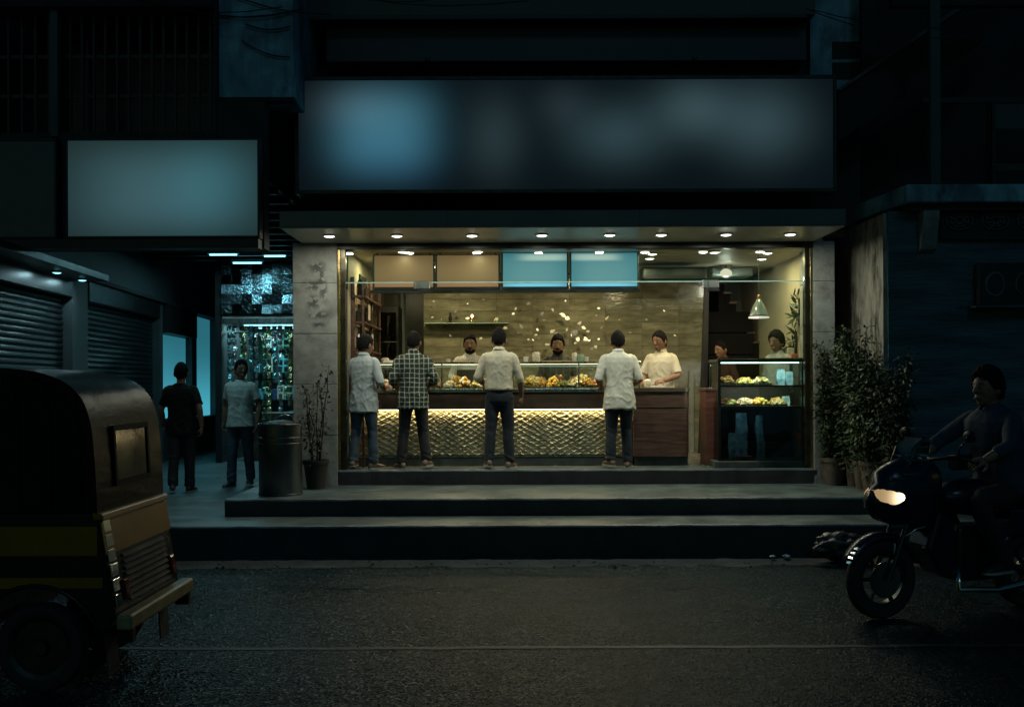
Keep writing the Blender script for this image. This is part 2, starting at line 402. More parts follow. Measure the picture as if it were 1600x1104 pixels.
# ================================================================== SHOP BUILDING
shop = thing('shop_building', 'sweet shop with bright open front, stone pillars and a lit canopy over raised steps', 'building', (.6, 0, Z1))
def stone_pillar(x0, x1, y0, y1, z0, z1, mat, course=.62):
    mb = MB(); mb.box(x0+.006, x1-.006, y0+.006, y1, z0, z1); p = mb.build('pillar', MAT['grout'], shop)
    z = z0; i = 0
    while z < z1-.02:
        h = min(course, z1-z); b = MB(); b.box(x0+random.uniform(0,.002), x1-random.uniform(0,.002), y0+random.uniform(-.002,.002), y1-.02, z+.003, z+h-.003)
        b.build('stone_slab', mat, p, bevel=.004); z += h; i += 1
    return p
def marked_stone():
    """left pillar: pitted stone with the ghost of an old painted sign"""
    m = pm('marked_stone', (.33,.33,.30), .72, var=.22, scale=6, bump=.3, bscale=70, stain=.5, sscale=4)
    nt = m.node_tree; L = nt.links.new; b = nt.nodes['Principled BSDF']
    geo = nt.nodes.new('ShaderNodeNewGeometry'); sp = nt.nodes.new('ShaderNodeSeparateXYZ'); L(geo.outputs['Position'], sp.inputs[0])
    n = nt.nodes.new('ShaderNodeTexNoise'); n.inputs['Scale'].default_value = 13; n.inputs['Detail'].default_value = 7; L(geo.outputs['Position'], n.inputs['Vector'])
    def M(op, a, c=None):
        k = nt.nodes.new('ShaderNodeMath'); k.operation = op
        for i, x in enumerate((a, c)):
            if x is None: continue
            if isinstance(x, (int, float)): k.inputs[i].default_value = x
            else: L(x, k.inputs[i])
        return k.outputs[0]
    tot = None
    for (cx, cz, rx, rz) in ((-2.37, 3.20, .10, .07), (-2.40, 2.98, .12, .06), (-2.30, 2.93, .05, .13), (-2.42, 2.78, .08, .08), (-2.36, 2.62, .12, .05), (-2.33, 3.08, .04, .14), (-2.36, 2.50, .08, .03)):
        q = M('ADD', M('POWER', M('ABSOLUTE', M('DIVIDE', M('SUBTRACT', sp.outputs[0], cx), rx)), 3), M('POWER', M('ABSOLUTE', M('DIVIDE', M('SUBTRACT', sp.outputs[2], cz), rz)), 3))
        e = M('POWER', 2.718, M('MULTIPLY', q, -1)); tot = e if tot is None else M('MAXIMUM', tot, e)
    k = M('MULTIPLY', tot, M('GREATER_THAN', n.outputs[0], .47)); k = M('MULTIPLY', k, .8)
    old = b.inputs['Base Color'].links[0].from_socket
    mx = nt.nodes.new('ShaderNodeMixRGB'); mx.inputs[2].default_value = (.035,.04,.045,1); L(k, mx.inputs[0]); L(old, mx.inputs[1]); L(mx.outputs[0], b.inputs['Base Color'])
    return m
XL0, XL1, XR0, XR1 = PX(458, 0), PX(527, 0), PX(1272, 0), PX(1305, 0)
stone_pillar(XL0, XL1, 0.0, .6, Z2-.01, 3.5, marked_stone())
MAT['stone_r'] = pm('pitted_stone', (.30,.31,.29), .7, var=.2, scale=7, bump=.3, bscale=70, stain=.55, sscale=6)
stone_pillar(XR0, XR1, 0.0, .6, Z2-.01, 3.5, MAT['stone_r'])
# outer side walls, upper front and roof
for (a, b_) in ((XL0+.01, XL0+.14), (XR1-.10, XR1-.01)):
    MB().box(a, b_, .6, 5.2, Z1-.02, 3.42).build('side_wall', MAT['plaster_dark'], shop)
MB().box(XL0+.02, XR1+.42, .30, .50, 3.72, 9.2).build('upper_wall', MAT['plaster_dark'], shop)
MB().box(XL0+.02, XR1+.42, .50, 5.3, 3.62, 3.74).build('floor_slab', MAT['concrete'], shop)
MB().box(XL0+.02, XR1+.42, 5.0, 5.2, 3.74, 9.2).build('rear_wall', MAT['plaster_dark'], shop)
# header over the opening, jambs, threshold
MB().box(XL1-.01, XR0+.01, .02, .16, 3.42, 3.50).build('header', MAT['darksteel'], shop, bevel=.006)
for (a, b_, m) in ((XL1+.002, XL1+.035, 'brass'), (XL1+.037, XL1+.10, 'frame'), (XR0-.10, XR0-.037, 'frame'), (XR0-.035, XR0-.002, 'brass')):
    MB().box(a, b_, .03, .12, Z3, 3.42).build('jamb', MAT[m], shop, bevel=.004)
# interior
IX0, IX1, YB = -2.02, 3.75, 2.72
MB().box(IX0-.5, IX1+.1, .44, 5.0, Z3-.1, Z3).build('shop_floor', MAT['floor_in'], shop)
MB().box(IX0-.4, IX1+.1, .165, 5.0, 3.43, 3.55).build('ceiling', MAT['ceil_in'], shop)
MB().box(XL0+.15, IX0, .16, 4.0, Z3, 3.43).build('inner_wall', MAT['wall_in'], shop)
MB().box(IX1, XR1-.11, .13, 5.0, Z3, 3.43).build('inner_wall', MAT['wall_in'], shop)
TX0, TX1 = PX(662, YB), PX(1103, YB)
tw = MB().box(TX0, TX1, YB+.03, YB+.2, Z3, 3.43).build('tiled_wall', MAT['grout'], shop)
tile = None; rows = 15; th = (3.40-Z3)/rows; tw_ = .545; zz = Z3
for r in range(rows):
    xx = TX0 + .003
    while xx < TX1-.03:
        w = min(tw_, TX1-xx)
        if tile is None:
            b = MB(); b.box(-.5+.003, .5-.003, -.012, .012, .012, 1-.012); t = b.build('wall_tile', MAT['tile'], tw, local=True)
            t.modifiers.clear(); tile = t.data; t.scale = (w, 1, th)
            t.location = Vector((xx+w/2, YB+.018, zz)) - wloc(tw)
        else:
            t = inst(tile, 'wall_tile', tw, (xx+w/2, YB+.018, zz), (w, 1, th))
        t.rotation_euler = (random.gauss(0, .006), 0, random.gauss(0, .006))
        xx += w
    zz += th
# recess left of the tiles and alcove with stairs on the right
MAT['greenpanel'] = pm('dark_green_panel', (.13,.14,.105), .22, var=.3, scale=2)
MB().box(IX0, TX0, 3.5, 3.6, Z3, 3.43).build('recess_wall', MAT['greenpanel'], shop)
MB().box(TX0, TX0+.05, YB+.21, 3.5, Z3, 3.43).build('recess_wall', MAT['greenpanel'], shop)
MB().box(PX(578,2.4), PX(590,2.4), 2.3, 2.5, Z3, 3.43).build('pilaster', MAT['darksteel'], shop)
MB().box(TX1+.05, IX1, 4.05, 4.15, Z3, 3.43).build('alcove_wall', pm('grey_alcove_wall', (.20,.23,.21), .6, var=.15), shop)
MB().prism([(TX1+.002, Z3), (TX1-.12, Z3), (TX1-.02, 3.2), (TX1+.04, 3.43), (TX1+.05, 3.43)], YB-.03, YB+.5, 'y').build('newel_panel', MAT['black'], shop)
MB().box(TX1-.26, TX1-.19, YB-.05, YB+.002, Z3, 1.95).build('door_jamb', MAT['concrete'], shop, bevel=.004)

# canopy
cyf = -1.13; cs = S(cyf)
CX0, CX1 = PX(437, cyf), PX(1323, cyf)
canopy = MB().box(CX0, CX1, cyf, .28, 3.506, 3.69).build('canopy', MAT['acp'], shop, bevel=.006)
MB().box(CX0+.012, CX1-.012, cyf+.012, .02, 3.496, 3.504).build('soffit', MAT['soffit'], canopy)
for px in (700, 1000): MB().box(PX(px, cyf)-.002, PX(px, cyf)+.002, cyf-.001, cyf+.004, 3.508, 3.688).build('panel_joint', MAT['black'], canopy)
# transom glazing with patch fittings
ZT = PZ(440, .07)
zjoin = [XL1+.10, PX(781, .07), PX(1000, .07), PX(1186, .07), XR0-.10]
for a, b_ in zip(zjoin, zjoin[1:]):
    MB().box(a+.003, b_-.003, .066, .074, ZT, 3.42).build('transom_pane', MAT['glass'], shop)
MB().box(XL1+.10, XR0-.10, .062, .078, ZT-.012, ZT).build('transom_rail', MAT['glass_edge'], shop)
for px in (660, 1111):
    x = PX(px, .07); p = MB().box(x-.10, x+.10, .052, .088, ZT-.085, ZT+.012).build('patch_fitting', MAT['steel'], shop, bevel=.006)
    MB().box(x-.035, x+.10, .045, .095, ZT-.125, ZT-.088).build('pivot', MAT['darksteel'], p)
# fixed glass by the display case and at the left end
MB().box(PX(1186,.07), XR0-.10, .067, .073, Z3, ZT-.014).build('side_pane', MAT['glass'], shop)

# ceiling lamps -----------------------------------------------------
def downlight(name, label, group, x, y, z, power, r=.062, col=WARM2, lens='warm_lens', spread=None):
    t = thing(name, label, 'ceiling light', (x, y, z), group)
    MB().lathe((x, y, z), [(r*1.25, -.002), (r*1.25, -.012), (r*1.02, -.016), (r, -.006)], 20).build('rim', MAT['steel'], t, smooth=False)
    MB().lathe((x, y, z), [(0.0005, -.028), (r*.5, -.025), (r*.85, -.017), (r, -.0075), (r, -.004), (.0005, -.004)], 20).build('lens', MAT[lens], t)
    lamp('bulb', 'AREA', (x, y, z-.032), power, col, r*1.7, parent=t, spread=spread)
    return t
who = ['at the far left end, over the left pillar', 'second from the left, over the checked shirt', 'third from the left', 'fourth from the left, above the left blue menu board',
       'fifth from the left', 'sixth from the left', 'seventh from the left, above the stairs', 'at the far right end']
for px, w in zip((515, 622, 739, 848, 953, 1034, 1135, 1235), who):
    y = -.62; downlight('canopy_downlight', 'round downlight in the canopy soffit, ' + w, 'downlights under the shop canopy', PX(px, y)+random.uniform(-.01,.01), y, 3.496, 8.0)
for px, y, w in ((630, .26, 'left one behind the glass above the tan menu boards'), (748, .26, 'right one behind the glass above the tan menu boards'), (1020, .55, 'nearer of two right of the blue menu boards'), (1016, 1.0, 'small, farther of two right of the blue menu boards'),
                 (1117, .42, 'above the ceiling globe lamp'), (1200, .5, 'above the pendant lamp'), (1191, 1.1, 'farther one, behind the pendant cord')):
    downlight('indoor_or_fill_downlight', 'round ceiling light inside the shop, ' + w, 'ceiling lights inside the shop', PX(px, y), y, 3.43, 1.6 if y < .3 else 8.5, col=WARM)
for px, y in ((596, .95), (700, 1.75), (900, 1.75)):  # unseen lights added to brighten the servers, food and left wall
    downlight('indoor_or_fill_downlight', 'added round ceiling light inside the shop, unseen behind the menu boards', 'ceiling lights inside the shop', PX(px, y), y, 3.43, 16 if px > 600 else 10, col=WARM)
# globe lamp on a boxed beam at the back right
gx, gy = PX(1135, 1.9), 1.9
t = thing('globe_lamp', 'glowing round globe lamp under the boxed beam at the back right of the ceiling', 'lamp', (gx, gy, PZ(420, gy)))
gz = PZ(428, gy)
MB().ellip((gx, gy, gz), (.085, .085, .06), 16, 10).build('globe', em('globe_glass', (1,.88,.66), 1.0), t, smooth=True)
lamp('globe_light', 'POINT', (gx, gy, gz-.09), 4.0, WARM2, .05, parent=t)
MB().lathe((gx, gy, gz+.06), [(.07, 0), (.09, .03), (.09, .05)], 16).build('cap', MAT['steel'], t)
MB().cyl((gx, gy, gz+.10), (gx, gy, 3.43), .012).build('stem', MAT['steel'], t)
MAT['greyduct'] = pm('grey_duct', (.22,.27,.27), .4, var=.15)
o = MB().box(PX(1112,1.98), PX(1178,1.98), 1.98, 2.5, PZ(432,1.98), 3.42).build('ceiling_duct', MAT['greyduct'], bevel=.03, seg=3); tag(o, 'pale boxed duct under the ceiling behind the globe lamp', 'duct')
t = thing('air_conditioner', 'long dark wall unit under the ceiling right of the blue menu boards', 'air conditioner', (PX(1052,1.5), 1.7, PZ(440,1.5)))
MB().box(PX(1003,1.5), PX(1106,1.5), 1.5, 1.9, PZ(438,1.5), 3.37).build('casing', MAT['darksteel'], t, bevel=.03, seg=3)
MB().box(PX(1008,1.5), PX(1101,1.5), 1.49, 1.51, PZ(436,1.5), PZ(431,1.5)).build('outlet', MAT['black'], t)
# pendant
px_, py_ = PX(1186, .78), .78
t = thing('pendant_lamp', 'bell shaped glass pendant lamp on a thin cord above the display case', 'lamp', (px_, py_, PZ(498, py_)))
zb, zt = PZ(497, py_), PZ(468, py_)
prof = [(.128, zb), (.118, zb+.035), (.10, zb+.09), (.07, zb+.16), (.035, zb+.215), (.022, zt)]
MB().lathe((px_, py_, 0), [(r, z) for r, z in prof] + [(r-.004, z) for r, z in reversed(prof)], 24).build('shade', pm('smoky_shade', (.12,.16,.16), .12, var=.2, spec=.8, coat=.5), t, smooth=True)
MB().lathe((px_, py_, 0), [(.131, zb-.010), (.133, zb), (.128, zb+.006), (.124, zb-.004)], 24).build('rim', em('lit_rim', (1,.93,.78), .9), t)
MB().lathe((px_, py_, 0), [(.022, zt), (.028, zt+.02), (.016, zt+.05), (.006, zt+.055)], 12).build('cap', MAT['brass'], t)
MB().cyl((px_, py_, zt+.05), (px_, py_, 3.43), .004, n=6).build('cord', MAT['black'], t)
MB().ellip((px_, py_, zb+.06), (.03, .03, .04), 10, 8).build('bulb', em('pendant_bulb', (1,.85,.6), 4), t)
lamp('bulb_light', 'POINT', (px_, py_, zb+.01), 1.6, WARM, .03, parent=t)

# menu boards --------------------------------------------------------
yb = .42
def menu(name, label, x0, x1, y0, y1, mat):
    X0, X1, A, B_ = PX(x0, yb), PX(x1, yb), PZ(y1, yb), PZ(y0, yb)
    cx = (X0+X1)/2
    t = thing(name, label, 'menu board', (cx, yb, A), 'lit menu boards over the counter')
    MB().box(X0, X1, yb+.012, yb+.07, A, B_).build('frame', MAT['darksteel'], t, bevel=.004)
    MB().box(X0+.022, X1-.022, yb, yb+.010, A+.035, B_-.012).build('screen', mat, t)
    for x in (X0+.06, X1-.06): MB().box(x-.01, x+.01, yb+.03, yb+.05, B_-.002, 3.429).build('hanger', MAT['darksteel'], t)
    return t
w = PX(680,yb)-PX(582,yb); h = PZ(397,yb)-PZ(450,yb)
def tan(k): return glow('tan_menu_screen', (.17,.082,.032), [(0, h*.55, w*.7, h*.5, (.08*k,.055*k,.025*k), 2)], 1.0, (.10,.07,.04))
def cyan(sx): return glow('blue_menu_screen', (.065,.25,.32), [(0, h*.5, w*.42, h*.45, (.08,.085,.06), 4), (sx*w*.15, h*.94, w*.38, h*.10, (.5,.47,.33), 4), (0, h*.11, w*.5, h*.06, (.03,.28,.42), 4)], .88, (.1,.2,.25))
menu('menu_board', 'blank tan lit menu board, leftmost of four over the counter', 583, 680, 397, 452, tan(1))
menu('menu_board', 'blank tan lit menu board, second from left, next to the blue ones', 681, 782, 397, 452, tan(1.4))
menu('menu_board', 'blank blue lit menu board with a pale top band, left of the two blue ones', 784, 889, 394, 452, cyan(1))
menu('menu_board', 'blank blue lit menu board with a pale top band, right of the two blue ones', 891, 999, 394, 452, cyan(-1))
MB_ = MB().box(PX(578,yb), PX(1001,yb), yb+.02, yb+.07, PZ(457,yb), PZ(452.5,yb)); MB_.build('board_rail', MAT['darksteel'], shop)

# ------------------------------------------------------------------ fascia sign and upper boards
def signbox(name, label, x0, x1, z0, z1, y0, depth, mat, frame='acp', fr=.05):
    t = thing(name, label, 'sign', ((x0+x1)/2, y0, z0))
    MB().box(x0+fr, x1-fr, y0+.012, y0+depth, z0+fr, z1-fr).build('casing', MAT['darksteel'], t)
    MB().box(x0+fr, x1-fr, y0, y0+.010, z0+fr, z1-fr).build('face', mat, t)
    for (a, b_, c, d) in ((x0, x1, z0, z0+fr), (x0, x1, z1-fr, z1), (x0, x0+fr, z0+fr, z1-fr), (x1-fr, x1, z0+fr, z1-fr)):
        MB().box(a, b_, y0-.012, y0+depth, c, d).build('frame', MAT[frame], t, bevel=.004)
    return t
ys = -.5
x0, x1, z0, z1 = PX(462, ys), PX(1309, ys), PZ(302, ys), PZ(119, ys)
def q(px, py): return (PX(px, ys)-(x0+x1)/2, PZ(py, ys)-z0)
def bl(px, py, rx, ry, col, pw=2): a = q(px, py); return (a[0], a[1], rx/S(ys), ry/S(ys), col, pw)
signbox('fascia_sign', 'wide blank backlit sign board glowing blue at left and grey at right above the canopy', x0, x1, z0, z1, ys, .28,
    glow('fascia_sign_face', (.0018,.0035,.005), [bl(600, 205, 80, 66, (.038,.140,.195), 2.6), bl(610, 250, 70, 40, (-.016,-.012,.012), 2.4), bl(560, 165, 70, 35, (.02,.02,.02)),
        bl(775, 215, 45, 62, (.015,.027,.030)), bl(880, 165, 40, 35, (.010,.015,.018)), bl(965, 212, 75, 48, (.022,.043,.049)), bl(1085, 172, 58, 44, (.029,.054,.059)), bl(1190, 195, 72, 58, (.027,.051,.058))], 1.0, (.015,.02,.022), .4), 'darksteel', .045)
t = thing('upper_fascia', 'long dark blank board above the fascia sign', 'sign', (PX(888,0), 0, PZ(100,0)))
MB().box(PX(512,0), PX(1262,0), -.02, .26, PZ(97,0), PZ(34,0)).build('board', pm('blue_black_board', (.018,.025,.032), .4, var=.2), t, bevel=.005)
for px in (670, 1086): MB().cyl((PX(px,0), -.14, PZ(99,0)), (PX(px,0), -.02, PZ(92,0)), .022, .030).build('spotlight', MAT['steel'], t)
t = thing('top_fascia', 'dark green board along the top edge of the shop front', 'sign', (PX(872,-.2), -.2, PZ(25,-.2)))
MB().box(PX(470,-.2), PX(1276,-.2), -.2, .27, PZ(25,-.2), PZ(-60,-.2)).build('board', pm('dull_green_board', (.045,.062,.045), .55, var=.25), t, bevel=.005)
MB().box(PX(480,-.2), PX(1262,-.2), -.23, -.202, PZ(31,-.2), PZ(25,-.2)).build('ledge', MAT['black'], t)
# pale blue plaster piers either side of the upper front
for (a, b_, c, lab) in ((344, 460, 152, 'peeling blue plaster wall above the left sign, crossed by cables'), (1268, 1345, 144, 'stained blue plaster pier right of the upper boards')):
    y = -1.1 if a < 1000 else .18; t = thing('plaster_pier', lab, 'wall', (PX((a+b_)/2, y), y, PZ(c, y)))
    MB().box(PX(a, y), PX(b_, y), y, .29, PZ(c, y), 9.1).build('render', MAT['plaster_blue'], t)
    MB().box(PX(a, y)-.02, PX(b_, y)+.02, y-.05, y+.1, PZ(c, y)-.045, PZ(c, y)-.002).build('sill', MAT['plaster_dark'], t)
    if a > 1000:
        for zc in (68, 100): MB().box(PX(1302,y), PX(1344,y), y-.012, y-.002, PZ(zc+26,y), PZ(zc,y)).build('repair_patch', MAT['plaster_dark'], t)
def cable(pts, r=.010, lab=None):
    o = MB().tube(pts, r, 5).build('cable', MAT['black']); return tag(o, lab, 'cable', 'cables on the wall')
for i, (a, b_, lab) in enumerate((((372, -6), (520, 22), 'black cable sagging across the top left blue wall, highest'), ((385, 36), (455, 40), 'short black cable along the blue wall, second from the top'), ((380, 62), (455, 88), 'black cable drooping at the foot of the blue wall'), ((340, 22), (470, 14), 'thin black cable crossing the blue wall near the top'))):
    p0 = Vector((PX(a[0], -1.13), -1.13, PZ(a[1], -1.13))); p1 = Vector((PX(b_[0], -1.13), -1.13, PZ(b_[1], -1.13)))
    cable([p0.lerp(p1, k/10) + Vector((0, 0, -.05*math.sin(math.pi*k/10))) for k in range(11)], .008, lab)

rc = random.Random(9)
for i in range(9):
    xa, xb = ((-4.2, -2.5), (-2.7, 0.2), (3.2, 5.6))[i % 3]; za = rc.uniform(5.7, 6.4); zb_ = za+rc.uniform(-.35, .3); yy_ = -1.2-.03*i
    p0 = Vector((xa, yy_, za)); p1 = Vector((xb, yy_, zb_)); sg = rc.uniform(.08, .3)
    cable([p0.lerp(p1, k/14) + Vector((0, 0, -sg*math.sin(math.pi*k/14)+.02*noise.noise((k*.6, i, 0)))) for k in range(15)], .006, ('thin black cable drooping across the blue wall at top left', 'thin black cable drooping before the dark upper boards', 'thin black cable drooping across the top right walls')[i % 3])

# ================================================================== COUNTER
yc = .47
def CX(px): return PX(px, yc)
def CZ(py): return PZ(py, yc)
DECK = CZ(607)
ctr = thing('serving_counter', 'long serving counter with embossed gold front, brown band and glass guard full of snacks', 'counter', (CX(768), yc+.4, Z3))
c0, c1 = CX(548), CX(988)
MB().box(c0, c1, yc+.07, yc+.85, Z3, CZ(714)).build('plinth', MAT['plinth'], ctr, bevel=.006)
MB().box(c0, c1, yc+.06, yc+.075, CZ(714), CZ(712)).build('trim', MAT['steel'], ctr)
MB().box(c0, c1, yc+.10, yc+.85, CZ(712), CZ(640)).build('carcass', MAT['woodband'], ctr)
MB().box(c0, c1, yc, yc+.85, CZ(639), CZ(613)).build('band', MAT['woodband'], ctr, bevel=.005)
MB().box(c0, c1, yc-.02, yc+.87, CZ(612.5), DECK).build('deck', MAT['steel'], ctr, bevel=.005, seg=2)
# embossed panel: crossing wavy ridges
def emboss():
    mb = MB(); nx, nz = 430, 84; X0, X1, A, B_ = c0+.005, c1-.005, CZ(711), CZ(640.5); vs = []
    for j in range(nz+1):
        for i in range(nx+1):
            x = X0+(X1-X0)*i/nx; z = A+(B_-A)*j/nz
            wv = .5*noise.noise((x*3.1, 0, z*3.1)) + .35*noise.noise((x*9, 2, z*9))
            a = abs(math.sin(x*27 + z*46 + wv*2.4)); b = abs(math.sin(x*27 - z*46 + wv*1.9 + 1.1)); c = abs(math.sin(z*44 + 1.1*math.sin(x*44+wv*3)))
            r = max((1-a)**2.2, (1-b)**2.2, .75*(1-c)**2.0)
            vs.append((x, yc+.085 - .017*r - .004*noise.noise((x*22, 5, z*22)), z))
    w = nx+1
    mb.add(vs, [(j*w+i, j*w+i+1, (j+1)*w+i+1, (j+1)*w+i) for j in range(nz) for i in range(nx)])
    mb.build('embossed_panel', MAT['gold'], ctr, smooth=True)
emboss()
MB().box(c0+.01, c1-.01, yc+.03, yc+.05, CZ(640.6), CZ(639.2)).build('light_or_fill_strip', em('strip_lens', (1,.84,.42), 5), ctr)
lamp('strip_or_fill_light', 'AREA', ((c0+c1)/2, yc+.045, CZ(641)), 7.8, (1,.81,.46), c1-c0-.1, rot=(R(-14),0,0), size_y=.02, parent=ctr)
# glass guard
GT = CZ(567)
for px in (585, 690, 800, 905, 1000):
    MB().cyl((CX(px), yc+.06, DECK), (CX(px), yc+.06, GT), .011, n=8).build('post', MAT['steel'], ctr)
gs = [CX(p) for p in (585, 690, 800, 905, 1000)]
for a, b_ in zip(gs, gs[1:]): MB().box(a+.012, b_-.012, yc+.055, yc+.061, DECK+.012, GT-.025).build('guard_pane', MAT['glass'], ctr)
MB().box(gs[0]-.05, gs[-1]+.02, yc+.03, yc+.36, GT, GT+.012).build('glass_shelf', MAT['glass'], ctr)
MB().box(gs[0]-.05, gs[-1]+.02, yc+.018, yc+.030, GT-.012, GT+.018).build('shelf_rail', MAT['steel'], ctr, bevel=.003)
MB().box(gs[0], gs[-1]-.02, yc+.064, yc+.078, GT-.016, GT-.006).build('light_or_fill_strip', em('added_guard_strip', (1,.86,.5), 3), ctr)  # unseen strip and lamp added under the shelf to brighten the food
lamp('strip_or_fill_light', 'AREA', ((gs[0]+gs[-1])/2, yc+.075, GT-.022), 10, (1,.84,.52), gs[-1]-gs[0]-.1, rot=(R(28),0,0), size_y=.02, parent=ctr)
MB().box(gs[0]-.05, gs[-1]+.02, yc+.018, yc+.030, GT-.052, GT-.036).build('guard_rail', MAT['glass_edge'], ctr, bevel=.003)
# wooden end counter
end = thing('end_counter', 'brown wood grained cash counter at the right end of the glass counter', 'counter', (CX(1034), yc+.35, Z3))
e0, e1 = CX(989)+.004, CX(1077)
MB().box(e0+.02, e1-.01, yc+.06, yc+.7, Z3, CZ(714)).build('plinth', MAT['plinth'], end)
def rounded(x0, x1, y0, y1, r): return [(x0, y0)] + [(x1-r+r*math.sin(R(t)), y0+r-r*math.cos(R(t))) for t in range(0, 91, 10)] + [(x1, y1), (x0, y1)]
MB().prism(rounded(e0, e1, yc-.01, yc+.72, .10), CZ(713.5), CZ(638), 'z').build('body', MAT['wood'], end, auto=True)
MB().prism(rounded(e0, e1+.004, yc-.02, yc+.72, .10), CZ(637), CZ(613), 'z').build('drawer_front', MAT['wood'], end, auto=True)
MB().prism(rounded(e0-.01, e1+.015, yc-.045, yc+.74, .11), CZ(612.5), DECK+.004, 'z').build('top', pm('counter_top', (.12,.09,.07), .22, var=.3), end, auto=True)

# ------------------------------------------------------------------ food trays on the deck
fcol = {k: pm(k, c, .42, var=.3, scale=30, objrand=.15, spec=.5, bump=.3, bscale=80) for k, c in {
    'saffron_sweet': (.62,.30,.05), 'milk_sweet': (.70,.58,.36), 'pistachio_sweet': (.30,.36,.10), 'brown_fritter': (.30,.14,.05), 'golden_fritter': (.55,.34,.08),
    'pink_sweet': (.55,.20,.16), 'white_sweet': (.72,.68,.58), 'dark_sweet': (.10,.045,.03), 'lemon_sweet': (.68,.52,.12)}.items()}
def heap(name, label, cx, cy, z, w, d, mats, n, kind, r=.026, hh=.09):
    mb = MB()
    for i in range(n):
        t = i/n; k = (1-t)**.4
        x = cx + random.uniform(-.5, .5)*w*k; y = cy + random.uniform(-.5, .5)*d*k; zz = z + r*.7 + hh*t*random.uniform(.8, 1.1)
        mb.cur = random.randrange(len(mats)); M = Matrix.Rotation(random.uniform(0, 6), 3, 'Z') @ Matrix.Rotation(random.uniform(-.6, .6), 3, 'X')
        rr = r*random.uniform(.8, 1.2)
        if kind == 'ball': mb.ellip((x, y, zz), (rr, rr, rr*.9), 8, 6, M)
        elif kind == 'block':
            b = MB().box(-rr, rr, -rr*.8, rr*.8, -rr*.5, rr*.5); mb.add([M @ v + Vector((x, y, zz)) for v in b.v], b.f)
        elif kind == 'wedge':
            b = MB().prism([(-rr*1.1, -rr*.7), (rr*1.1, -rr*.7), (0, rr)], -rr*.55, rr*.55, 'x'); mb.add([M @ v + Vector((x, y, zz)) for v in b.v], b.f)
        else:
            pts = [(x+math.cos(a)*rr*(1-.05*a), y+math.sin(a)*rr*(1-.05*a), zz+.004*a) for a in [q*.8 for q in range(11)]]; mb.tube(pts, rr*.25, 5)
    o = mb.build(name, [fcol[m] for m in mats], smooth=kind in ('ball', 'curl'))
    return stuff(tag(o, label, 'sweets' if 'sweet' in name else 'snacks', 'heaps of food'))
def tray(label, cx, cy, z, w, d, hgt=.022, group='steel trays'):
    t = thing('steel_tray', label, 'tray', (cx, cy, z), group)
    mb = MB(); mb.box(cx-w/2, cx+w/2, cy-d/2, cy+d/2, z, z+.004); mb.build('base', MAT['steel'], t)
    for a in ((cx-w/2-.004, cx-w/2, cy-d/2, cy+d/2), (cx+w/2, cx+w/2+.004, cy-d/2, cy+d/2), (cx-w/2, cx+w/2, cy-d/2-.004, cy-d/2), (cx-w/2, cx+w/2, cy+d/2, cy+d/2+.004)):
        MB().box(*a, z, z+hgt).build('rim', MAT['steel'], t)
    return t
spec = [('red and white sweets', 602, ['pink_sweet','white_sweet'], 'block', 'between the two leftmost customers'), ('dark round sweets', 683, ['dark_sweet','brown_fritter'], 'ball', 'by the right elbow of the checked shirt'),
        ('pale milk sweets', 704, ['milk_sweet','white_sweet'], 'block', 'in front of the bearded server, left'), ('orange and white sweets', 726, ['saffron_sweet','white_sweet'], 'ball', 'below the bearded server'),
        ('flat cream pieces', 746, ['milk_sweet','golden_fritter'], 'block', 'left of the man in the tucked shirt'), ('lemon yellow curls', 826, ['lemon_sweet','golden_fritter'], 'curl', 'right of the man in the tucked shirt'),
        ('brown fritters', 846, ['brown_fritter','golden_fritter'], 'wedge', 'left of the dark clad server'), ('bright yellow balls', 864, ['lemon_sweet','saffron_sweet'], 'ball', 'just below the dark clad server'),
        ('green and dark blocks', 882, ['pistachio_sweet','dark_sweet'], 'block', 'under the right arm of the dark clad server'), ('mixed pale wedges', 900, ['milk_sweet','golden_fritter','white_sweet'], 'wedge', 'below the white shelf jars'),
        ('golden curls', 918, ['golden_fritter','saffron_sweet'], 'curl', 'second from the right of the counter'), ('saffron balls', 933, ['saffron_sweet','pink_sweet'], 'ball', 'beside the man in the untucked white shirt'),
        ('pistachio blocks', 762, ['pistachio_sweet','milk_sweet'], 'block', 'hidden behind the man in the tucked shirt'), ('white balls', 640, ['white_sweet','milk_sweet'], 'ball', 'behind the man in the checked shirt')]
for nm, px, mats, kind, where in spec:
    y = yc+.24; x = PX(px, y)
    tray('steel tray under %s, %s' % (nm, where), x, y, DECK, .142, .26)
    heap('sweets_heap', 'heap of %s on the counter, %s' % (nm, where), x, y, DECK+.005, .155, .23, mats, 62, kind, .024, random.uniform(.07, .125))
# back row of trays, raised
for i, (nm, px, mats, kind, where) in enumerate([('golden wedges', 715, ['golden_fritter','brown_fritter'], 'wedge', 'the left back row'), ('white blocks', 835, ['white_sweet','milk_sweet'], 'block', 'the middle back row, left'), ('dark balls', 872, ['dark_sweet','saffron_sweet'], 'ball', 'the middle back row, centre'), ('lemon balls', 910, ['lemon_sweet','milk_sweet'], 'ball', 'the right back row')]):
    y = yc+.58; x = PX(px, y); tray('steel tray under %s in %s' % (nm, where), x, y, DECK, .26, .22)
    heap('sweets_heap', 'heap of %s in %s' % (nm, where), x, y, DECK+.005, .24, .19, mats, 60, kind, .026, .14)
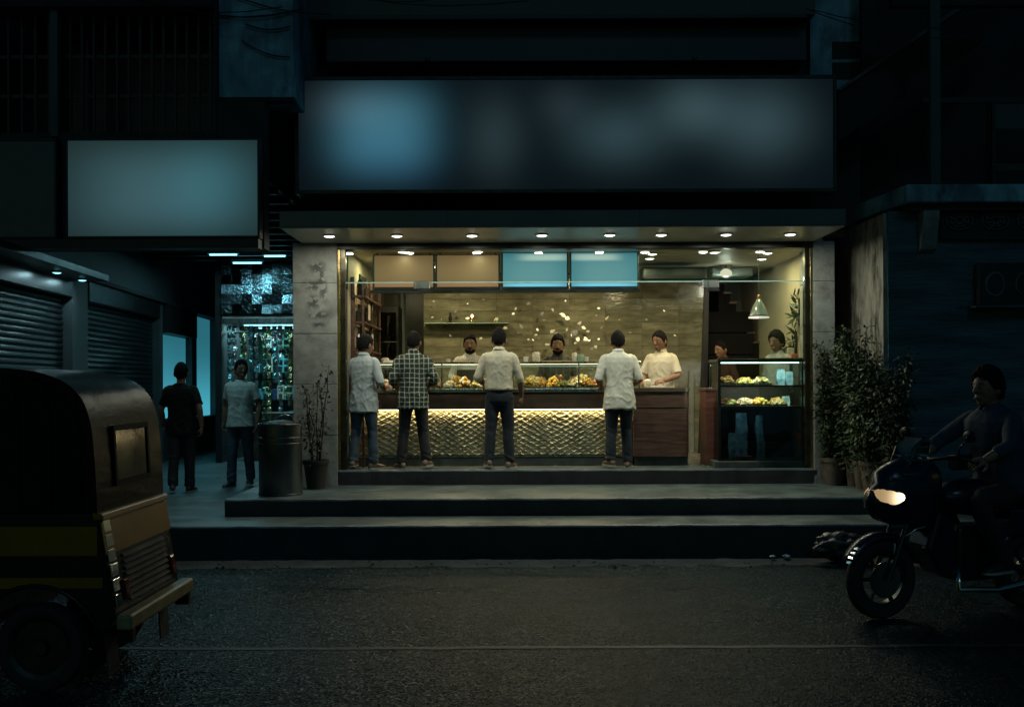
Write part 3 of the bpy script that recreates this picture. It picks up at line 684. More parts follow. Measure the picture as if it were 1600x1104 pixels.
# things on the glass shelf
sy = yc+.17; SZ = GT+.012
def jar(name, label, px, r, h, mat, lid, y=sy, cat='jar', z=None, glow_=None):
    x = PX(px, y); z = SZ if z is None else z; t = thing(name, label, cat, (x, y, z))
    MB().lathe((x, y, z), [(r*.9, 0), (r, .01), (r, h*.75), (r*.7, h*.88), (r*.7, h*.9)], 14).build('body', mat, t, auto=True)
    MB().lathe((x, y, z), [(r*.74, h*.9), (r*.74, h*.98), (r*.6, h)], 14).build('lid', lid, t)
    return t
MAT['jarfill'] = pm('packed_sweets', (.62,.50,.30), .4, var=.5, scale=40, col2=(.75,.70,.55))
jar('sweet_jar', 'squat glass jar of pale sweets on the counter shelf, left of the dark clad server', 838, .05, .15, MAT['jarfill'], MAT['brass'])
jar('sweet_jar', 'tall jar with brass lid on the counter shelf, right of the dark clad server', 898, .035, .14, MAT['jarfill'], MAT['brass'])
jar('sweet_jar', 'round green glass jar on the counter shelf, right of the dark clad server', 907, .05, .11, pm('green_glass', (.25,.34,.22), .15), MAT['steel'])
jar('sweet_jar', 'small lidded jar on the counter shelf, left end beside the first customer', 602, .05, .07, MAT['jarfill'], MAT['steel'])
for px, hgt, lab in ((822, .075, 'white paper cup on the shelf, left of the tall jar'), (916, .07, 'white paper cup standing rightmost on the counter shelf'), (700, .05, 'low white bowl on the shelf left of the bearded server')):
    x = PX(px, sy); o = MB().lathe((x, sy, SZ), [(.026, 0), (.036, hgt), (.033, hgt), (.024, .006), (.0005, .006)], 14).build('paper_cup', MAT['paper']); tag(o, lab, 'cup', 'cups on the shelf')
x = PX(612, sy); o = MB().box(x-.10, x+.10, sy-.06, sy+.06, SZ, SZ+.03).build('sweet_box', MAT['paper'], bevel=.004); tag(o, 'flat pale sweet box on the shelf between the two leftmost customers', 'box')
x = PX(873, sy); o = MB().box(x-.22, x+.16, sy-.08, sy+.08, SZ, SZ+.02).build('sweet_box', pm('tan_card', (.35,.22,.10), .6), bevel=.004); tag(o, 'long flat tan box on the shelf in front of the dark clad server', 'box')
# papers on end counter
x, y = PX(1025, .8), .8
o = MB().box(x-.11, x+.10, y-.08, y+.08, DECK+.004, DECK+.03).build('paper_stack', MAT['paper'], bevel=.003); tag(o, 'stack of white wrapping paper on the wooden end counter', 'paper')
x = PX(1012, .75); o = MB().lathe((x, .75, DECK+.004), [(.035, 0), (.05, .05), (.05, .09), (.03, .11), (.0005, .115)], 12).build('paper_bag', MAT['paper']); tag(o, 'small white paper bag beside the server at the end counter', 'bag')

# ------------------------------------------------------------------ wall shelf with shining vessels in front of the tiles
shy = YB-.16
wsh = thing('wall_shelf', 'narrow glass shelf along the tiled wall behind the servers', 'shelf', (PX(800, shy), shy, PZ(504, shy)))
A, B_ = PX(664, shy), PX(795, shy)
MB().box(A, B_, shy-.05, YB-.002, PZ(504, shy)-.01, PZ(504, shy)).build('shelf_board', MAT['glass_edge'], wsh)
for px in (690, 775): MB().box(PX(px, shy)-.006, PX(px, shy)+.006, shy, YB-.002, PZ(504, shy)-.05, PZ(504, shy)-.011).build('bracket', MAT['steel'], wsh)
added_glow = em('vessel_glint_glow', (1,.80,.42), 7)  # glow added on a vessel in place of a glint
def vessel(label, px, py, r, h, mat, lit=False):
    x, z = PX(px, shy+.03), PZ(py, shy) ; y = shy+.03
    t = thing('glint_vessel' if lit else 'brass_vessel', label, 'vessel with added glint' if lit else 'vessel', (x, y, z), 'vessels with an added glint on the wall shelf' if lit else 'brass vessels on the wall shelf')
    MB().lathe((x, y, z), [(r*.5, 0), (r, h*.3), (r*.95, h*.55), (r*.45, h*.75), (r*.6, h)], 14).build('bowl', mat, t, smooth=True)
    if lit:
        MB().ellip((x, y, z+h+.022), (.017, .017, .026), 8, 6).build('added_glow', added_glow, t, smooth=True)
    return t
for (px, r, h, m, lit, w) in ((704, .03, .16, 'bottle', 0, 'dark bottle at the left end of the wall shelf'), (738, .05, .08, 'brass', 1, 'brass vessel with an added glowing glint on the wall shelf, near the dark bottle'), (774, .04, .08, 'brass', 0, 'brass vessel on the wall shelf, over the tucked shirt man')):
    vessel(w, px, 504, r, h, MAT[m], lit)
# glowing blobs on threads, added to stand in for reflections on the tiles
dg = [em('glimmer_glow_%d' % i, c, e) for i, (c, e) in enumerate((((1,.88,.46), 1.3), ((1,.82,.38), .55), ((1,.88,.5), .22)))]
rd = random.Random(4)
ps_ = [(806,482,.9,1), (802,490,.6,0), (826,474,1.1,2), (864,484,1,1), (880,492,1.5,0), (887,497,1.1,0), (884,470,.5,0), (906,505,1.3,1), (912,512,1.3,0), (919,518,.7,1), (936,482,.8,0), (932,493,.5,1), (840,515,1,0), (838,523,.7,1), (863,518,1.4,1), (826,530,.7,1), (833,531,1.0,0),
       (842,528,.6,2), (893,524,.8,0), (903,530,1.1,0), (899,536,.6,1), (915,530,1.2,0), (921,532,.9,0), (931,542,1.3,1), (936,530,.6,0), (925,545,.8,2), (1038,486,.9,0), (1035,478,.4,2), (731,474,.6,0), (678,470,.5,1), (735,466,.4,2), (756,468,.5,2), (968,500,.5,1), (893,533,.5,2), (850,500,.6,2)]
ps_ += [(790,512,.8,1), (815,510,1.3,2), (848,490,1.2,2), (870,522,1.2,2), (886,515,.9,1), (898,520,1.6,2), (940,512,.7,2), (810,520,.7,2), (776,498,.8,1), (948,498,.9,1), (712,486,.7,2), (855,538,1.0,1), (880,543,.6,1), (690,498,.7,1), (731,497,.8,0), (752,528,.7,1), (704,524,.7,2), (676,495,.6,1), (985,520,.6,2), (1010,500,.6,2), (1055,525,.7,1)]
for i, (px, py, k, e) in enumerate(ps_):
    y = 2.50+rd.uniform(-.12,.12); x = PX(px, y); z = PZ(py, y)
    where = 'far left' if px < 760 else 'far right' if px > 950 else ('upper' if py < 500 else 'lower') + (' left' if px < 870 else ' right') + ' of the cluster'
    t = thing('wall_glimmer', '%s added reflection drop before the tiled wall, %s' % (('small', 'mid sized', 'large')[0 if k < .65 else 1 if k < 1.05 else 2], where), 'ornament', (x, y, z-.03), 'added reflections before the tiled wall, ' + where)
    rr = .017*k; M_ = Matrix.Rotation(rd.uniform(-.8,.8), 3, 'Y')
    MB().ellip((x, y, z), (rr*rd.uniform(.5,2.3), rr*.6, rr*rd.uniform(.8,1.5)), 7, 5, M_, fn=lambda d: 1+.9*noise.noise(d*2.0+Vector((i*3.1,0,0)))).build('glimmer', dg[e], t)
    MB().cyl((x, y, z+rr*.6), (x, y, 3.43), .0007, n=3).build('glimmer_thread', MAT['black'], t)

# ------------------------------------------------------------------ shelves and bottles on the left wall
lsh = thing('bottle_rack', 'tall wooden rack of dark bottles along the left wall of the shop', 'rack', (IX0+.12, 1.2, Z3))
for yy in (.35, 1.1, 1.9): MB().box(IX0+.002, IX0+.045, yy-.012, yy+.012, Z3, 3.12).build('upright', MAT['wood'], lsh); MB().box(IX0+.14, IX0+.165, yy-.012, yy+.012, Z3, 3.12).build('upright', MAT['wood'], lsh)
levels = [1.15, 1.5, 1.85, 2.2, 2.55, 2.88]
for z in levels: MB().box(IX0+.047, IX0+.175, .34, 1.92, z-.012, z+.012).build('shelf_board', MAT['wood'], lsh)
def bot(h, r): return MB().lathe((0,0,0), [(r, 0), (r, h*.58), (r*.42, h*.75), (r*.36, h*.97), (r*.42, h)], 10)
b0 = bot(.27, .037).build('bottle', MAT['bottle'], local=False); meshes = [b0.data]; bpy.data.objects.remove(b0)
b0 = bot(.22, .045).build('bottle', MAT['bottle']); meshes.append(b0.data); bpy.data.objects.remove(b0)
names = ['lowest', 'second', 'third', 'fourth', 'fifth', 'top']
for li, z in enumerate(levels):
    y = .42; k = 0
    while y < 1.86:
        if random.random() < .82:
            o = bpy.data.objects.new('bottle', random.choice(meshes)); COL.objects.link(o); o.location = (IX0+.095+random.uniform(-.006,.006), y, z+.0125)
            tag(o, 'dark glass bottle standing on the %s shelf of the wooden rack' % names[li], 'bottle', 'bottles on the %s shelf of the rack' % names[li])
        y += random.uniform(.10, .17)
for (y, z, lab) in ((.62, 2.68, 'white framed notice hanging on the bottle rack, upper'), (.9, 2.32, 'white framed notice hanging on the bottle rack, middle'), (.55, 1.95, 'white framed notice hanging on the bottle rack, lower')):
    t = thing('framed_notice', lab, 'notice', (IX0+.19, y, z), 'notices on the rack')
    MB().box(IX0+.180, IX0+.190, y-.10, y+.10, z-.10, z+.12).build('frame', MAT['black'], t); MB().box(IX0+.1905, IX0+.193, y-.085, y+.085, z-.085, z+.105).build('sheet', MAT['paper'], t)
# dark cabinet in the recess
t = thing('drinks_cabinet', 'tall dark glazed cabinet in the recess left of the tiled wall', 'cabinet', (PX(607, 2.9), 2.9, Z3))
xa, xb = PX(591, 2.7), PX(622, 2.7)
MB().box(xa, xb, 2.75, 3.3, Z3, 2.95).build('carcass', MAT['darksteel'], t, bevel=.008)
MB().box(xa+.03, xb-.03, 2.735, 2.745, Z3+.15, 2.85).build('glass_door', MAT['glass_dark'], t)
for z in (1.2, 1.6, 2.0, 2.4): MB().box(xa+.02, xb-.02, 2.72, 2.75, z, z+.012).build('shelf_edge', MAT['steel'], t)
t = thing('wall_pipe', 'pale vertical pipe running down the dark recess wall', 'pipe', (PX(625, 3.4), 3.44, Z3))
MB().cyl((PX(628,3.4), 3.44, Z3), (PX(628,3.4), 3.44, 3.42), .05, n=14).build('pipe', MAT['greyduct'], t, auto=True)
# stairs in the alcove
st = thing('staircase', 'dark staircase climbing away in the alcove behind the display case', 'stairs', (3.3, 3.4, Z3))
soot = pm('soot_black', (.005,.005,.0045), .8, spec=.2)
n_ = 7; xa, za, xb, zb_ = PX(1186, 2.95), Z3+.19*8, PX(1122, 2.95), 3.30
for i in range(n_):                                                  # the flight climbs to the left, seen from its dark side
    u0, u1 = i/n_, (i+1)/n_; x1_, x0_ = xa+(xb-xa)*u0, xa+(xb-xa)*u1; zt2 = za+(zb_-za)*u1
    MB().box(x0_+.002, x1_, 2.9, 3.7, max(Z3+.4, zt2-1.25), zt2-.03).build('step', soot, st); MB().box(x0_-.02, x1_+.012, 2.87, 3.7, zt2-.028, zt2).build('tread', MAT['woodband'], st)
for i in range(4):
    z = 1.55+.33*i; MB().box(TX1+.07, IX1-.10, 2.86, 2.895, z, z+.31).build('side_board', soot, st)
# dark leafy ornament on the right wall
for (y, z, n, s, lab) in ((.80, 2.72, 26, 1.0, 'dark artificial foliage hung on the right wall of the shop, upper bunch'), (.95, 2.30, 24, .8, 'dark artificial foliage hung on the right wall of the shop, lower bunch')):
    t = thing('wall_foliage', lab, 'wall decoration', (IX1-.02, y, z), 'wall foliage')
    mb = MB()
    for i in range(n):
        d = Vector((-abs(random.gauss(.5,.3)), random.gauss(0,.7), random.gauss(.25,.8))).normalized(); c = Vector((IX1-.03, y, z)) + Vector((0, random.gauss(0,.07), random.gauss(0,.10)))*s
        l = random.uniform(.10,.22)*s; u = d.orthogonal().normalized()*l*.17
        mb.add([c, c+d*l*.5+u, c+d*l, c+d*l*.5-u], [(0,1,2,3)])
    mb.build('leaves', MAT['leaf2'], t, flip=False)['kind'] = 'stuff'
    MB().box(IX1-.012, IX1-.001, y-.03, y+.03, z-.2, z+.15).build('backing', MAT['bark'], t)
t = thing('wall_shelf', 'small dark shelf of packets on the right wall of the shop', 'shelf', (IX1-.1, .9, 1.9))
for z in (1.75, 2.02): MB().box(IX1-.16, IX1-.002, .62, 1.5, z, z+.02).build('shelf_board', MAT['wood'], t)
for i in range(10):
    y = .66 + .085*i; z = (1.77, 2.04)[i % 2]; h = random.uniform(.10, .2)
    o = MB().box(IX1-.13, IX1-.05, y-.03, y+.03, z+.0005, z+h).build('packet', random.choice([MAT['paper'], MAT['wood'], fcol['pink_sweet']]), bevel=.004); tag(o, 'small packet standing on the %s board of the right wall shelf' % ('lower', 'upper')[i % 2], 'packet', 'packets on the %s board of the right wall shelf' % ('lower', 'upper')[i % 2])

# ================================================================== DISPLAY CASE
yd = .14
def DX(px): return PX(px, yd)
def DZ(py): return PZ(py, yd)
dc = thing('display_case', 'black framed glass display case of snacks at the right end of the shop front', 'display case', (DX(1186), yd+.25, Z3))
d0, d1 = DX(1122), DX(1257); yb2 = yd+.55; zt_ = DZ(562)
for x in (d0, d1-.035):
    for y in (yd, yb2-.035): MB().box(x, x+.035, y, y+.035, Z3+.08, zt_-.04).build('post', MAT['darksteel'], dc, bevel=.003)
MB().box(d0-.05, d1+.01, yd-.02, yb2+.02, Z3, Z3+.08).build('base', MAT['plinth'], dc, bevel=.006)
MB().box(d0-.01, d1+.005, yd-.015, yb2+.015, zt_-.04, zt_).build('top', MAT['darksteel'], dc, bevel=.006)
MB().box(d0-.012, d1+.007, yd-.02, yd-.012, zt_-.002, zt_+.010).build('edge_strip', MAT['brass'], dc)
for py in (603, 636): MB().box(d0+.02, d1-.02, yd+.012, yb2-.01, DZ(py)-.022, DZ(py)).build('shelf', MAT['darksteel'], dc)
MB().box(d0+.036, d1-.036, yd+.006, yd+.012, DZ(603)+.004, zt_-.042).build('front_pane', MAT['glass'], dc)
MB().box(d0+.036, d1-.036, yd+.006, yd+.012, DZ(636)+.004, DZ(603)-.026).build('front_pane', MAT['glass'], dc)
MB().box(d0+.036, d1-.036, yd+.004, yd+.010, Z3+.082, DZ(636)-.026).build('lower_pane', glass('dim_glass', (.6,.68,.68), .06), dc)
lamp('strip_or_fill_light', 'AREA', ((d0+d1)/2, yd+.10, DZ(636)-.03), .35, (.5,.9,1), d1-d0-.15, rot=(R(25),0,0), size_y=.03, parent=dc)  # unseen light added to brighten the base of the case
MB().box(d0+.010, d0+.016, yd+.036, yb2-.036, Z3+.082, zt_-.042).build('end_pane', MAT['glass'], dc)
MB().box(d1-.016, d1-.010, yd+.036, yb2-.036, Z3+.082, zt_-.042).build('end_pane', MAT['glass'], dc)
MB().box(d0+.02, d1-.02, yb2-.012, yb2-.004, Z3+.082, DZ(606)).build('back_panel', MAT['black'], dc)
MB().box(d0+.05, d1-.05, yd+.05, yd+.075, zt_-.052, zt_-.0405).build('light_or_fill_strip', em('case_tube', (.72,.98,1), 5), dc)
lamp('strip_or_fill_light', 'AREA', ((d0+d1)/2, yd+.08, zt_-.06), 5.0, (.86,1,.90), d1-d0-.15, rot=(R(20),0,0), size_y=.03, parent=dc)
lamp('strip_or_fill_light', 'AREA', ((d0+d1)/2, yd+.10, DZ(603)-.03), 4.0, (1,.95,.72), d1-d0-.15, rot=(R(20),0,0), size_y=.03, parent=dc)
for i, (nm, fx, lv, mats, kind) in enumerate([('brown rings', .14, 603, ['brown_fritter','golden_fritter'], 'curl'), ('lemon balls', .36, 603, ['lemon_sweet','golden_fritter'], 'ball'), ('golden wedges', .56, 603, ['golden_fritter','milk_sweet'], 'wedge'), ('dark blocks', .16, 636, ['pistachio_sweet','dark_sweet'], 'block'), ('white blocks', .36, 636, ['white_sweet','milk_sweet'], 'block'), ('saffron balls', .54, 636, ['saffron_sweet','lemon_sweet'], 'ball'), ('pale wedges', .74, 636, ['milk_sweet','golden_fritter'], 'wedge')]):
    x = d0 + fx*(d1-d0); y = yd+.24; z = DZ(lv); lvn = 'upper' if lv == 603 else 'lower'
    tray('steel tray under %s on the %s shelf of the display case' % (nm, lvn), x, y, z+.001, .19, .26)
    heap('snack_heap', 'heap of %s on the %s shelf of the display case' % (nm, lvn), x, y, z+.006, .20, .24, mats, 70, kind, .024, .065)
for i, (fx, z, w, h, lab) in enumerate(((.80, DZ(603), .10, .20, 'pale blue packet, upper shelf of the display case, left of two'), (.90, DZ(603), .09, .17, 'pale blue packet, upper shelf of the display case, right of two'), (.86, DZ(636), .09, .12, 'pale blue packet on the lower shelf of the display case'),
        (.33, Z3+.083, .14, .58, 'tall blue stand-in for a reflection, left one in the dark base of the display case'), (.24, Z3+.083, .13, .33, 'short blue stand-in for a reflection, leaning in the dark base of the display case'), (.55, Z3+.083, .09, .55, 'narrow blue stand-in for a reflection, rightmost in the dark base of the display case'))):  # the sacks are added in place of blue reflections on the lower glass
    x = d0 + fx*(d1-d0); y = yd+.30
    mb = MB(); n = 8; vs = []
    for j in range(n+1):
        t = j/n; ww = w*(.92+.14*math.sin(t*3.1)+.06*noise.noise((i*3, t*5, 0))); dd = .06*(1-.75*t*t)
        off = .03*noise.noise((i*5, t*2, 1)) if i > 2 else 0
        vs += [(x+off-ww/2, y-dd/2, z+.001+h*t), (x+off, y-dd/2-.012*math.sin(t*7+i), z+.001+h*t), (x+off+ww/2, y-dd/2, z+.001+h*t), (x+off+ww/2, y+dd/2, z+.001+h*t), (x+off-ww/2, y+dd/2, z+.001+h*t)]
    fs = [(j*5+k, j*5+(k+1) % 5, (j+1)*5+(k+1) % 5, (j+1)*5+k) for j in range(n) for k in range(5)] + [(4,3,2,1,0), tuple(range(n*5, n*5+5))]
    mb.add(vs, fs); tag(mb.build('reflection_sack' if i > 2 else 'blue_packet', MAT['bluepack'], auto=True), lab, 'sack' if i > 2 else 'packet', 'blue packets and reflection stand-ins in the case')
o = MB().lathe((DX(1165), yd+.2, Z3+.081), [(.09, 0), (.12, .05), (.115, .05), (.085, .006), (.0005, .006)], 16).build('red_bowl', fcol['pink_sweet']); tag(o, 'small reddish bowl on the floor of the display case base', 'bowl')
# narrow wooden side cupboard left of the case
t = thing('side_cupboard', 'narrow reddish wooden cupboard standing left of the display case', 'cupboard', (DX(1112), .55, Z3))
MB().box(PX(1103,.45), PX(1119,.45), .45, .85, Z3, PZ(612,.45)).build('carcass', pm('red_wood', (.16,.06,.045), .4, var=.3, stretch=(1,1,8)), t, bevel=.005)
MB().box(PX(1101,.45), PX(1120,.45), .43, .87, PZ(611.5,.45), PZ(607,.45)).build('top', MAT['wood'], t, bevel=.004)

# ================================================================== LEFT BUILDING
lb = thing('left_building', 'dark neighbouring building at left over a covered passage with roller shutters', 'building', (-6, 0, 0))
yf = -1.2
zb = PZ(386, yf)
# upper front, built round its two dark openings
def rectwall(name, xs0, xs1, zs0, zs1, y0, y1, holes, mat, parent):
    xs = sorted({xs0, xs1, *[h[0] for h in holes], *[h[1] for h in holes]}); zs = sorted({zs0, zs1, *[h[2] for h in holes], *[h[3] for h in holes]})
    mb = MB()
    for a, b_ in zip(xs, xs[1:]):
        for c, d in zip(zs, zs[1:]):
            mx_, mz_ = (a+b_)/2, (c+d)/2
            if any(h[0] < mx_ < h[1] and h[2] < mz_ < h[3] for h in holes): continue
            mb.box(a, b_, y0, y1, c, d)
    return mb.build(name, mat, parent)
LXR = -2.72
holes = [(PX(-110,yf), PX(82,yf), PZ(205,yf), PZ(16,yf)), (PX(96,yf), PX(335,yf), PZ(205,yf), PZ(16,yf))]
rectwall('upper_wall', -16, PX(340,yf), zb, 9.2, yf, yf+.25, holes, MAT['plaster_dark'], lb)
MB().box(PX(340,yf), LXR, yf+.02, yf+.25, zb, PZ(156,yf)).build('upper_wall', MAT['plaster_dark'], lb)
for i, h in enumerate(holes):
    w = MB().box(h[0], h[1], yf+.9, yf+.95, h[2], h[3]).build('window', pm('dark_window_%d' % i, (.02,.022,.024), .3), lb)
    n = 9 if i == 0 else 13
    for k in range(n): MB().box(h[0]+(h[1]-h[0])*(k+.5)/n-.012, h[0]+(h[1]-h[0])*(k+.5)/n+.012, yf+.10, yf+.125, h[2]+.001, h[3]-.001).build('bar', MAT['black'], w)
    for z in (.33, .66): MB().box(h[0]+.001, h[1]-.001, yf+.126, yf+.14, h[2]+(h[3]-h[2])*z-.02, h[2]+(h[3]-h[2])*z+.02).build('rail', MAT['black'], w)
MB().box(PX(83,yf), PX(95,yf), yf-.05, yf-.002, PZ(212,yf), 9.2).build('pier', MAT['plaster_grey'], lb)
MB().box(-16, PX(338,yf), yf-.10, yf-.003, PZ(14,yf), PZ(2,yf)).build('ledge', MAT['plaster_dark'], lb, bevel=.01)
# passage wall with shutters (local frame, slightly turned)
ang = R(4.6)
pw = thing('shutter_wall', 'long passage wall of two closed roller shutters and lit blue windows at left', 'wall', (-6.0, -.45, Z1), rotz=ang)
def LB(name, x0, x1, y0, y1, z0, z1, mat, parent=pw, bevel=0): return MB().box(x0, x1, y0, y1, z0-Z1, z1-Z1).build(name, mat, parent, local=True, bevel=bevel)
for a, b_ in ((-2.2, -1.6), (1.9, 2.5), (6.2, 6.42), (8.6, 9.0), (10.8, 12.5)): LB('pier', -.02, .14, a, b_, Z1, 3.32, MAT['plaster_grey'])
LB('wall', -.25, -.12, -2.2, 12.5, Z1, 3.32, MAT['plaster_dark'])
LB('upper_wall', -.25, .10, -.75, 12.5, 3.325, 6.2, MAT['plaster_grey'])
LB('cornice', -.02, .22, 1.95, 12.4, 3.26, 3.322, MAT['plaster_dark'], bevel=.006)
slat = MB(); prof = [(0,0), (.018,.008), (.026,.028), (.024,.052), (.010,.070), (0,.078)]
slat.prism([(p[0], p[1]) for p in prof], 0, 1, 'y')
MAT['shutter'] = pm('galvanised_slat', (.07,.082,.086), .34, metal=.85, var=.3, scale=5, stretch=(1,.6,6), objrand=.18, stain=.4, sscale=3)
sme = None
for nm, a, b_, lab in (('roller_shutter', -1.58, 1.88, 'grey'), ('roller_shutter', 2.52, 6.18, 'dark')):
    sh = bpy.data.objects.new(nm, None); COL.objects.link(sh); sh.parent = pw; sh.location = (0, a, 0)
    z = .02
    while z < 2.60:
        if sme is None:
            o = slat.build('slat', MAT['shutter'], sh, local=True); sme = o.data
        else: o = bpy.data.objects.new('slat', sme); COL.objects.link(o); o.parent = sh
        o.location = (random.uniform(-.004,.004), 0, z); o.scale = (1, b_-a, 1); z += .079
    MB().box(-.02, .16, 0, b_-a, 2.62, 2.92).build('shutter_box', MAT['darksteel'], sh, local=True, bevel=.01)
    MB().box(-.01, .05, 0, b_-a, -.0, .02).build('bottom_bar', MAT['darksteel'], sh, local=True)
# hood with two small lights over the first shutter
LB('hood', .0, .62, -2.1, 1.92, 3.20, 3.28, MAT['darksteel'])
for k, (t_, lab) in enumerate(((.75, 'nearer'), (1.65, 'farther'))):
    loc = pw.matrix_basis @ Vector((.36, t_, 3.198-Z1)) if False else Matrix.Translation((-6, -.45, Z1)) @ Matrix.Rotation(ang, 4, 'Z') @ Vector((.36, t_, 3.198-Z1))
    t = downlight('hood_light', 'small cool light under the hood over the left shutter, %s one' % lab, 'lights over the left shutter', loc.x, loc.y, loc.z, 2.6, .055, (.55,.9,1), 'cool_lens')
# lit blue windows
lit = glow('frosted_lit_pane', (.02,.13,.17), [(0, .75, .8, .9, (.04,.25,.32), 2)], 1.0, (.1,.2,.22), .3)
for (a, b_, z0_, z1_) in ((6.42, 8.6, 1.15, 2.72), (9.0, 10.8, 1.1, 3.24)):
    w = LB('lit_window', .0, .02, a+.04, b_-.04, z0_, z1_, lit)
    LB('sill', -.02, .16, a+.01, b_-.01, z0_-.06, z0_-.002, MAT['plaster_dark'])
    LB('window_wall', -.1, .06, a, b_, Z1, z0_-.062, MAT['plaster_dark'])
LB('blind_box', .0, .25, 6.43, 8.58, 2.73, 3.25, MAT['black'])
lc = Matrix.Translation((-6, -.45, Z1)) @ Matrix.Rotation(ang, 4, 'Z')
# passage: ceiling, end wall, deep shop
MB().box(-7.2, LXR, -.9, 6.0, 4.05, 4.15).build('passage_ceiling', MAT['darksteel'], lb)
for k in range(11): MB().box(-7.1, LXR, -.6+.6*k, -.52+.6*k, 3.98, 4.047).build('ceiling_rib', MAT['darksteel'], lb)
MB().box(-8.5, LXR, 12.0, 12.2, 0, 6.2).build('end_wall', MAT['plaster_dark'], lb)
MB().box(-16, LXR, 12.3, 12.5, 0, 9.2).build('rear_wall', MAT['plaster_dark'], lb)
MB().box(-16, LXR, .6, 12.3, 9.2, 9.35).build('roof_slab', MAT['plaster_dark'], lb)
ps = thing('passage_shop', 'small brightly lit shop crammed with goods at the end of the passage', 'shop', (-4.2, 6, Z1))
y = 6.0; s0, s1 = PX(348, y), -2.72
MB().box(s0-.12, s0, y-.05, 8.6, Z1, 4.04).build('side_wall', MAT['black'], ps)
MB().box(s0, s1, 8.4, 8.6, Z1, 3.0).build('back_wall', pm('teal_grey_wall', (.10,.16,.16), .5), ps)
MB().box(s0, s1, y, 8.6, 2.98, 3.05).build('shop_ceiling', MAT['white'], ps)
MB().box(s0, s1, y-.06, y, 3.05, 3.98).build('bulkhead', pm('gloss_black_panel', (.02,.022,.024), .12, var=.2, bump=.35, bscale=7, stretch=(.5,1,3)), ps)
mirror = pm('mirror_panel_glass', (.16,.22,.24), .10, metal=1, var=.4, bump=.6, bscale=5, rv=.06); mm_ = None
for i in range(9):
    for j in range(5):
        if mm_ is None:
            o = MB().box(-.5, .5, -.5, .5, -.5, .5).build('mirror_panel', mirror, ps, local=True); mm_ = o.data
        else: o = inst(mm_, 'mirror_panel', ps, (0,0,0), local=True)
        o.scale = (.178, .012, .172); o.location = Vector((s0+.10+.184*i, y-.085, 3.15+.180*j)) - wloc(ps)
        o.rotation_euler = (R(random.uniform(-16, 8)), R(random.uniform(-2,2)), R(random.uniform(-13, 13)))
MB().box(s0, s1, y-.09, y-.02, 2.90, 2.98).build('header', MAT['steel'], ps, bevel=.004)
for z in (.9, 1.45, 2.0, 2.5): MB().box(s0+.02, s1, 8.0, 8.39, z, z+.02).build('shelf_board', MAT['darksteel'], ps)
MB().box(s0+.25, s1, 6.5, 6.95, Z1, 1.25).build('shop_counter', MAT['woodband'], ps, bevel=.01)
gm = [pm('goods_%s' % n, c, .4, var=.3, scale=12) for n, c in (('teal', (.05,.20,.22)), ('cream', (.30,.28,.22)), ('red', (.15,.04,.035)), ('silver', (.25,.30,.30)), ('navy', (.015,.03,.07)), ('green', (.03,.09,.06)))]
gnames = ['teal', 'cream', 'red', 'silver', 'navy', 'green']
for z in (.92, 1.47, 2.02, 2.52):
    x = s0+.08
    while x < -3.0:
        w = random.uniform(.08, .2); h = random.uniform(.15, .36); k = random.randrange(6)
        o = MB().box(x, x+w*.9, 8.05, 8.3, z, z+h).build('carton', gm[k], bevel=.008)
        row = {.92: 'lowest', 1.47: 'second', 2.02: 'third', 2.52: 'top'}[z]
        tag(o, '%s carton on the %s back shelf of the passage shop' % (gnames[k], row), 'carton', '%s cartons on the %s back shelf of the passage shop' % (gnames[k], row)); x += w
# hanging garments / bags on a rail near the front
t = thing('clothes_rail', 'steel hanging rail across the front of the passage shop', 'rail', (s0+.8, 6.3, 2.6))
MB().cyl((s0+.05, 6.3, 2.74), (s1-.02, 6.3, 2.74), .014, n=8).build('rod', MAT['chrome'], t)
for k in range(5):
    x = s0+.30+.30*k; l = random.uniform(.45, .95); w = random.uniform(.09, .15); kk = random.randrange(6)
    mb = MB(); n = 6; vs = []
    for j in range(n+1):
        tt = j/n; ww = w*(.35+.65*min(1, tt*4))*(.9+.2*noise.noise((k, tt*4, 0)))
        for (sx, dy) in ((-1, -.02), (0, -.035-.02*math.sin(tt*5+k)), (1, -.02), (1, .02), (-1, .02)): vs.append((x+sx*ww/2, 6.3+dy, 2.70-l*tt))
    mb.add(vs, [(j*5+q_, j*5+(q_+1) % 5, (j+1)*5+(q_+1) % 5, (j+1)*5+q_) for j in range(n) for q_ in range(5)] + [(0,1,2,3,4), tuple(range(n*5+4, n*5-1, -1))])
    tt = thing('hanging_garment', '%s garment on the rail of the passage shop, number-free place %s' % (gnames[kk], k), 'garment', (x, 6.3, 2.7-l), 'garments on the passage shop rail')
    tt['label'] = '%s cloth garment hanging on the rail at the front of the passage shop' % gnames[kk]; tt['group'] = '%s garments hanging on the passage shop rail' % gnames[kk]
    mb.build('cloth', gm[kk], tt, auto=True); MB().tube([(x, 6.3, 2.70), (x, 6.3, 2.735), (x+.02, 6.3, 2.76)], .004, 5).build('hook', MAT['chrome'], tt)
foil = [pm('foil_%s' % n, c, .16, metal=.9, var=.5, scale=30, bump=.5, bscale=40) for n, c in (('teal', (.25,.60,.62)), ('silver', (.7,.75,.75)), ('green', (.25,.45,.30)), ('gold', (.6,.5,.25)))]
fn_ = ['teal', 'silver', 'green', 'gold']
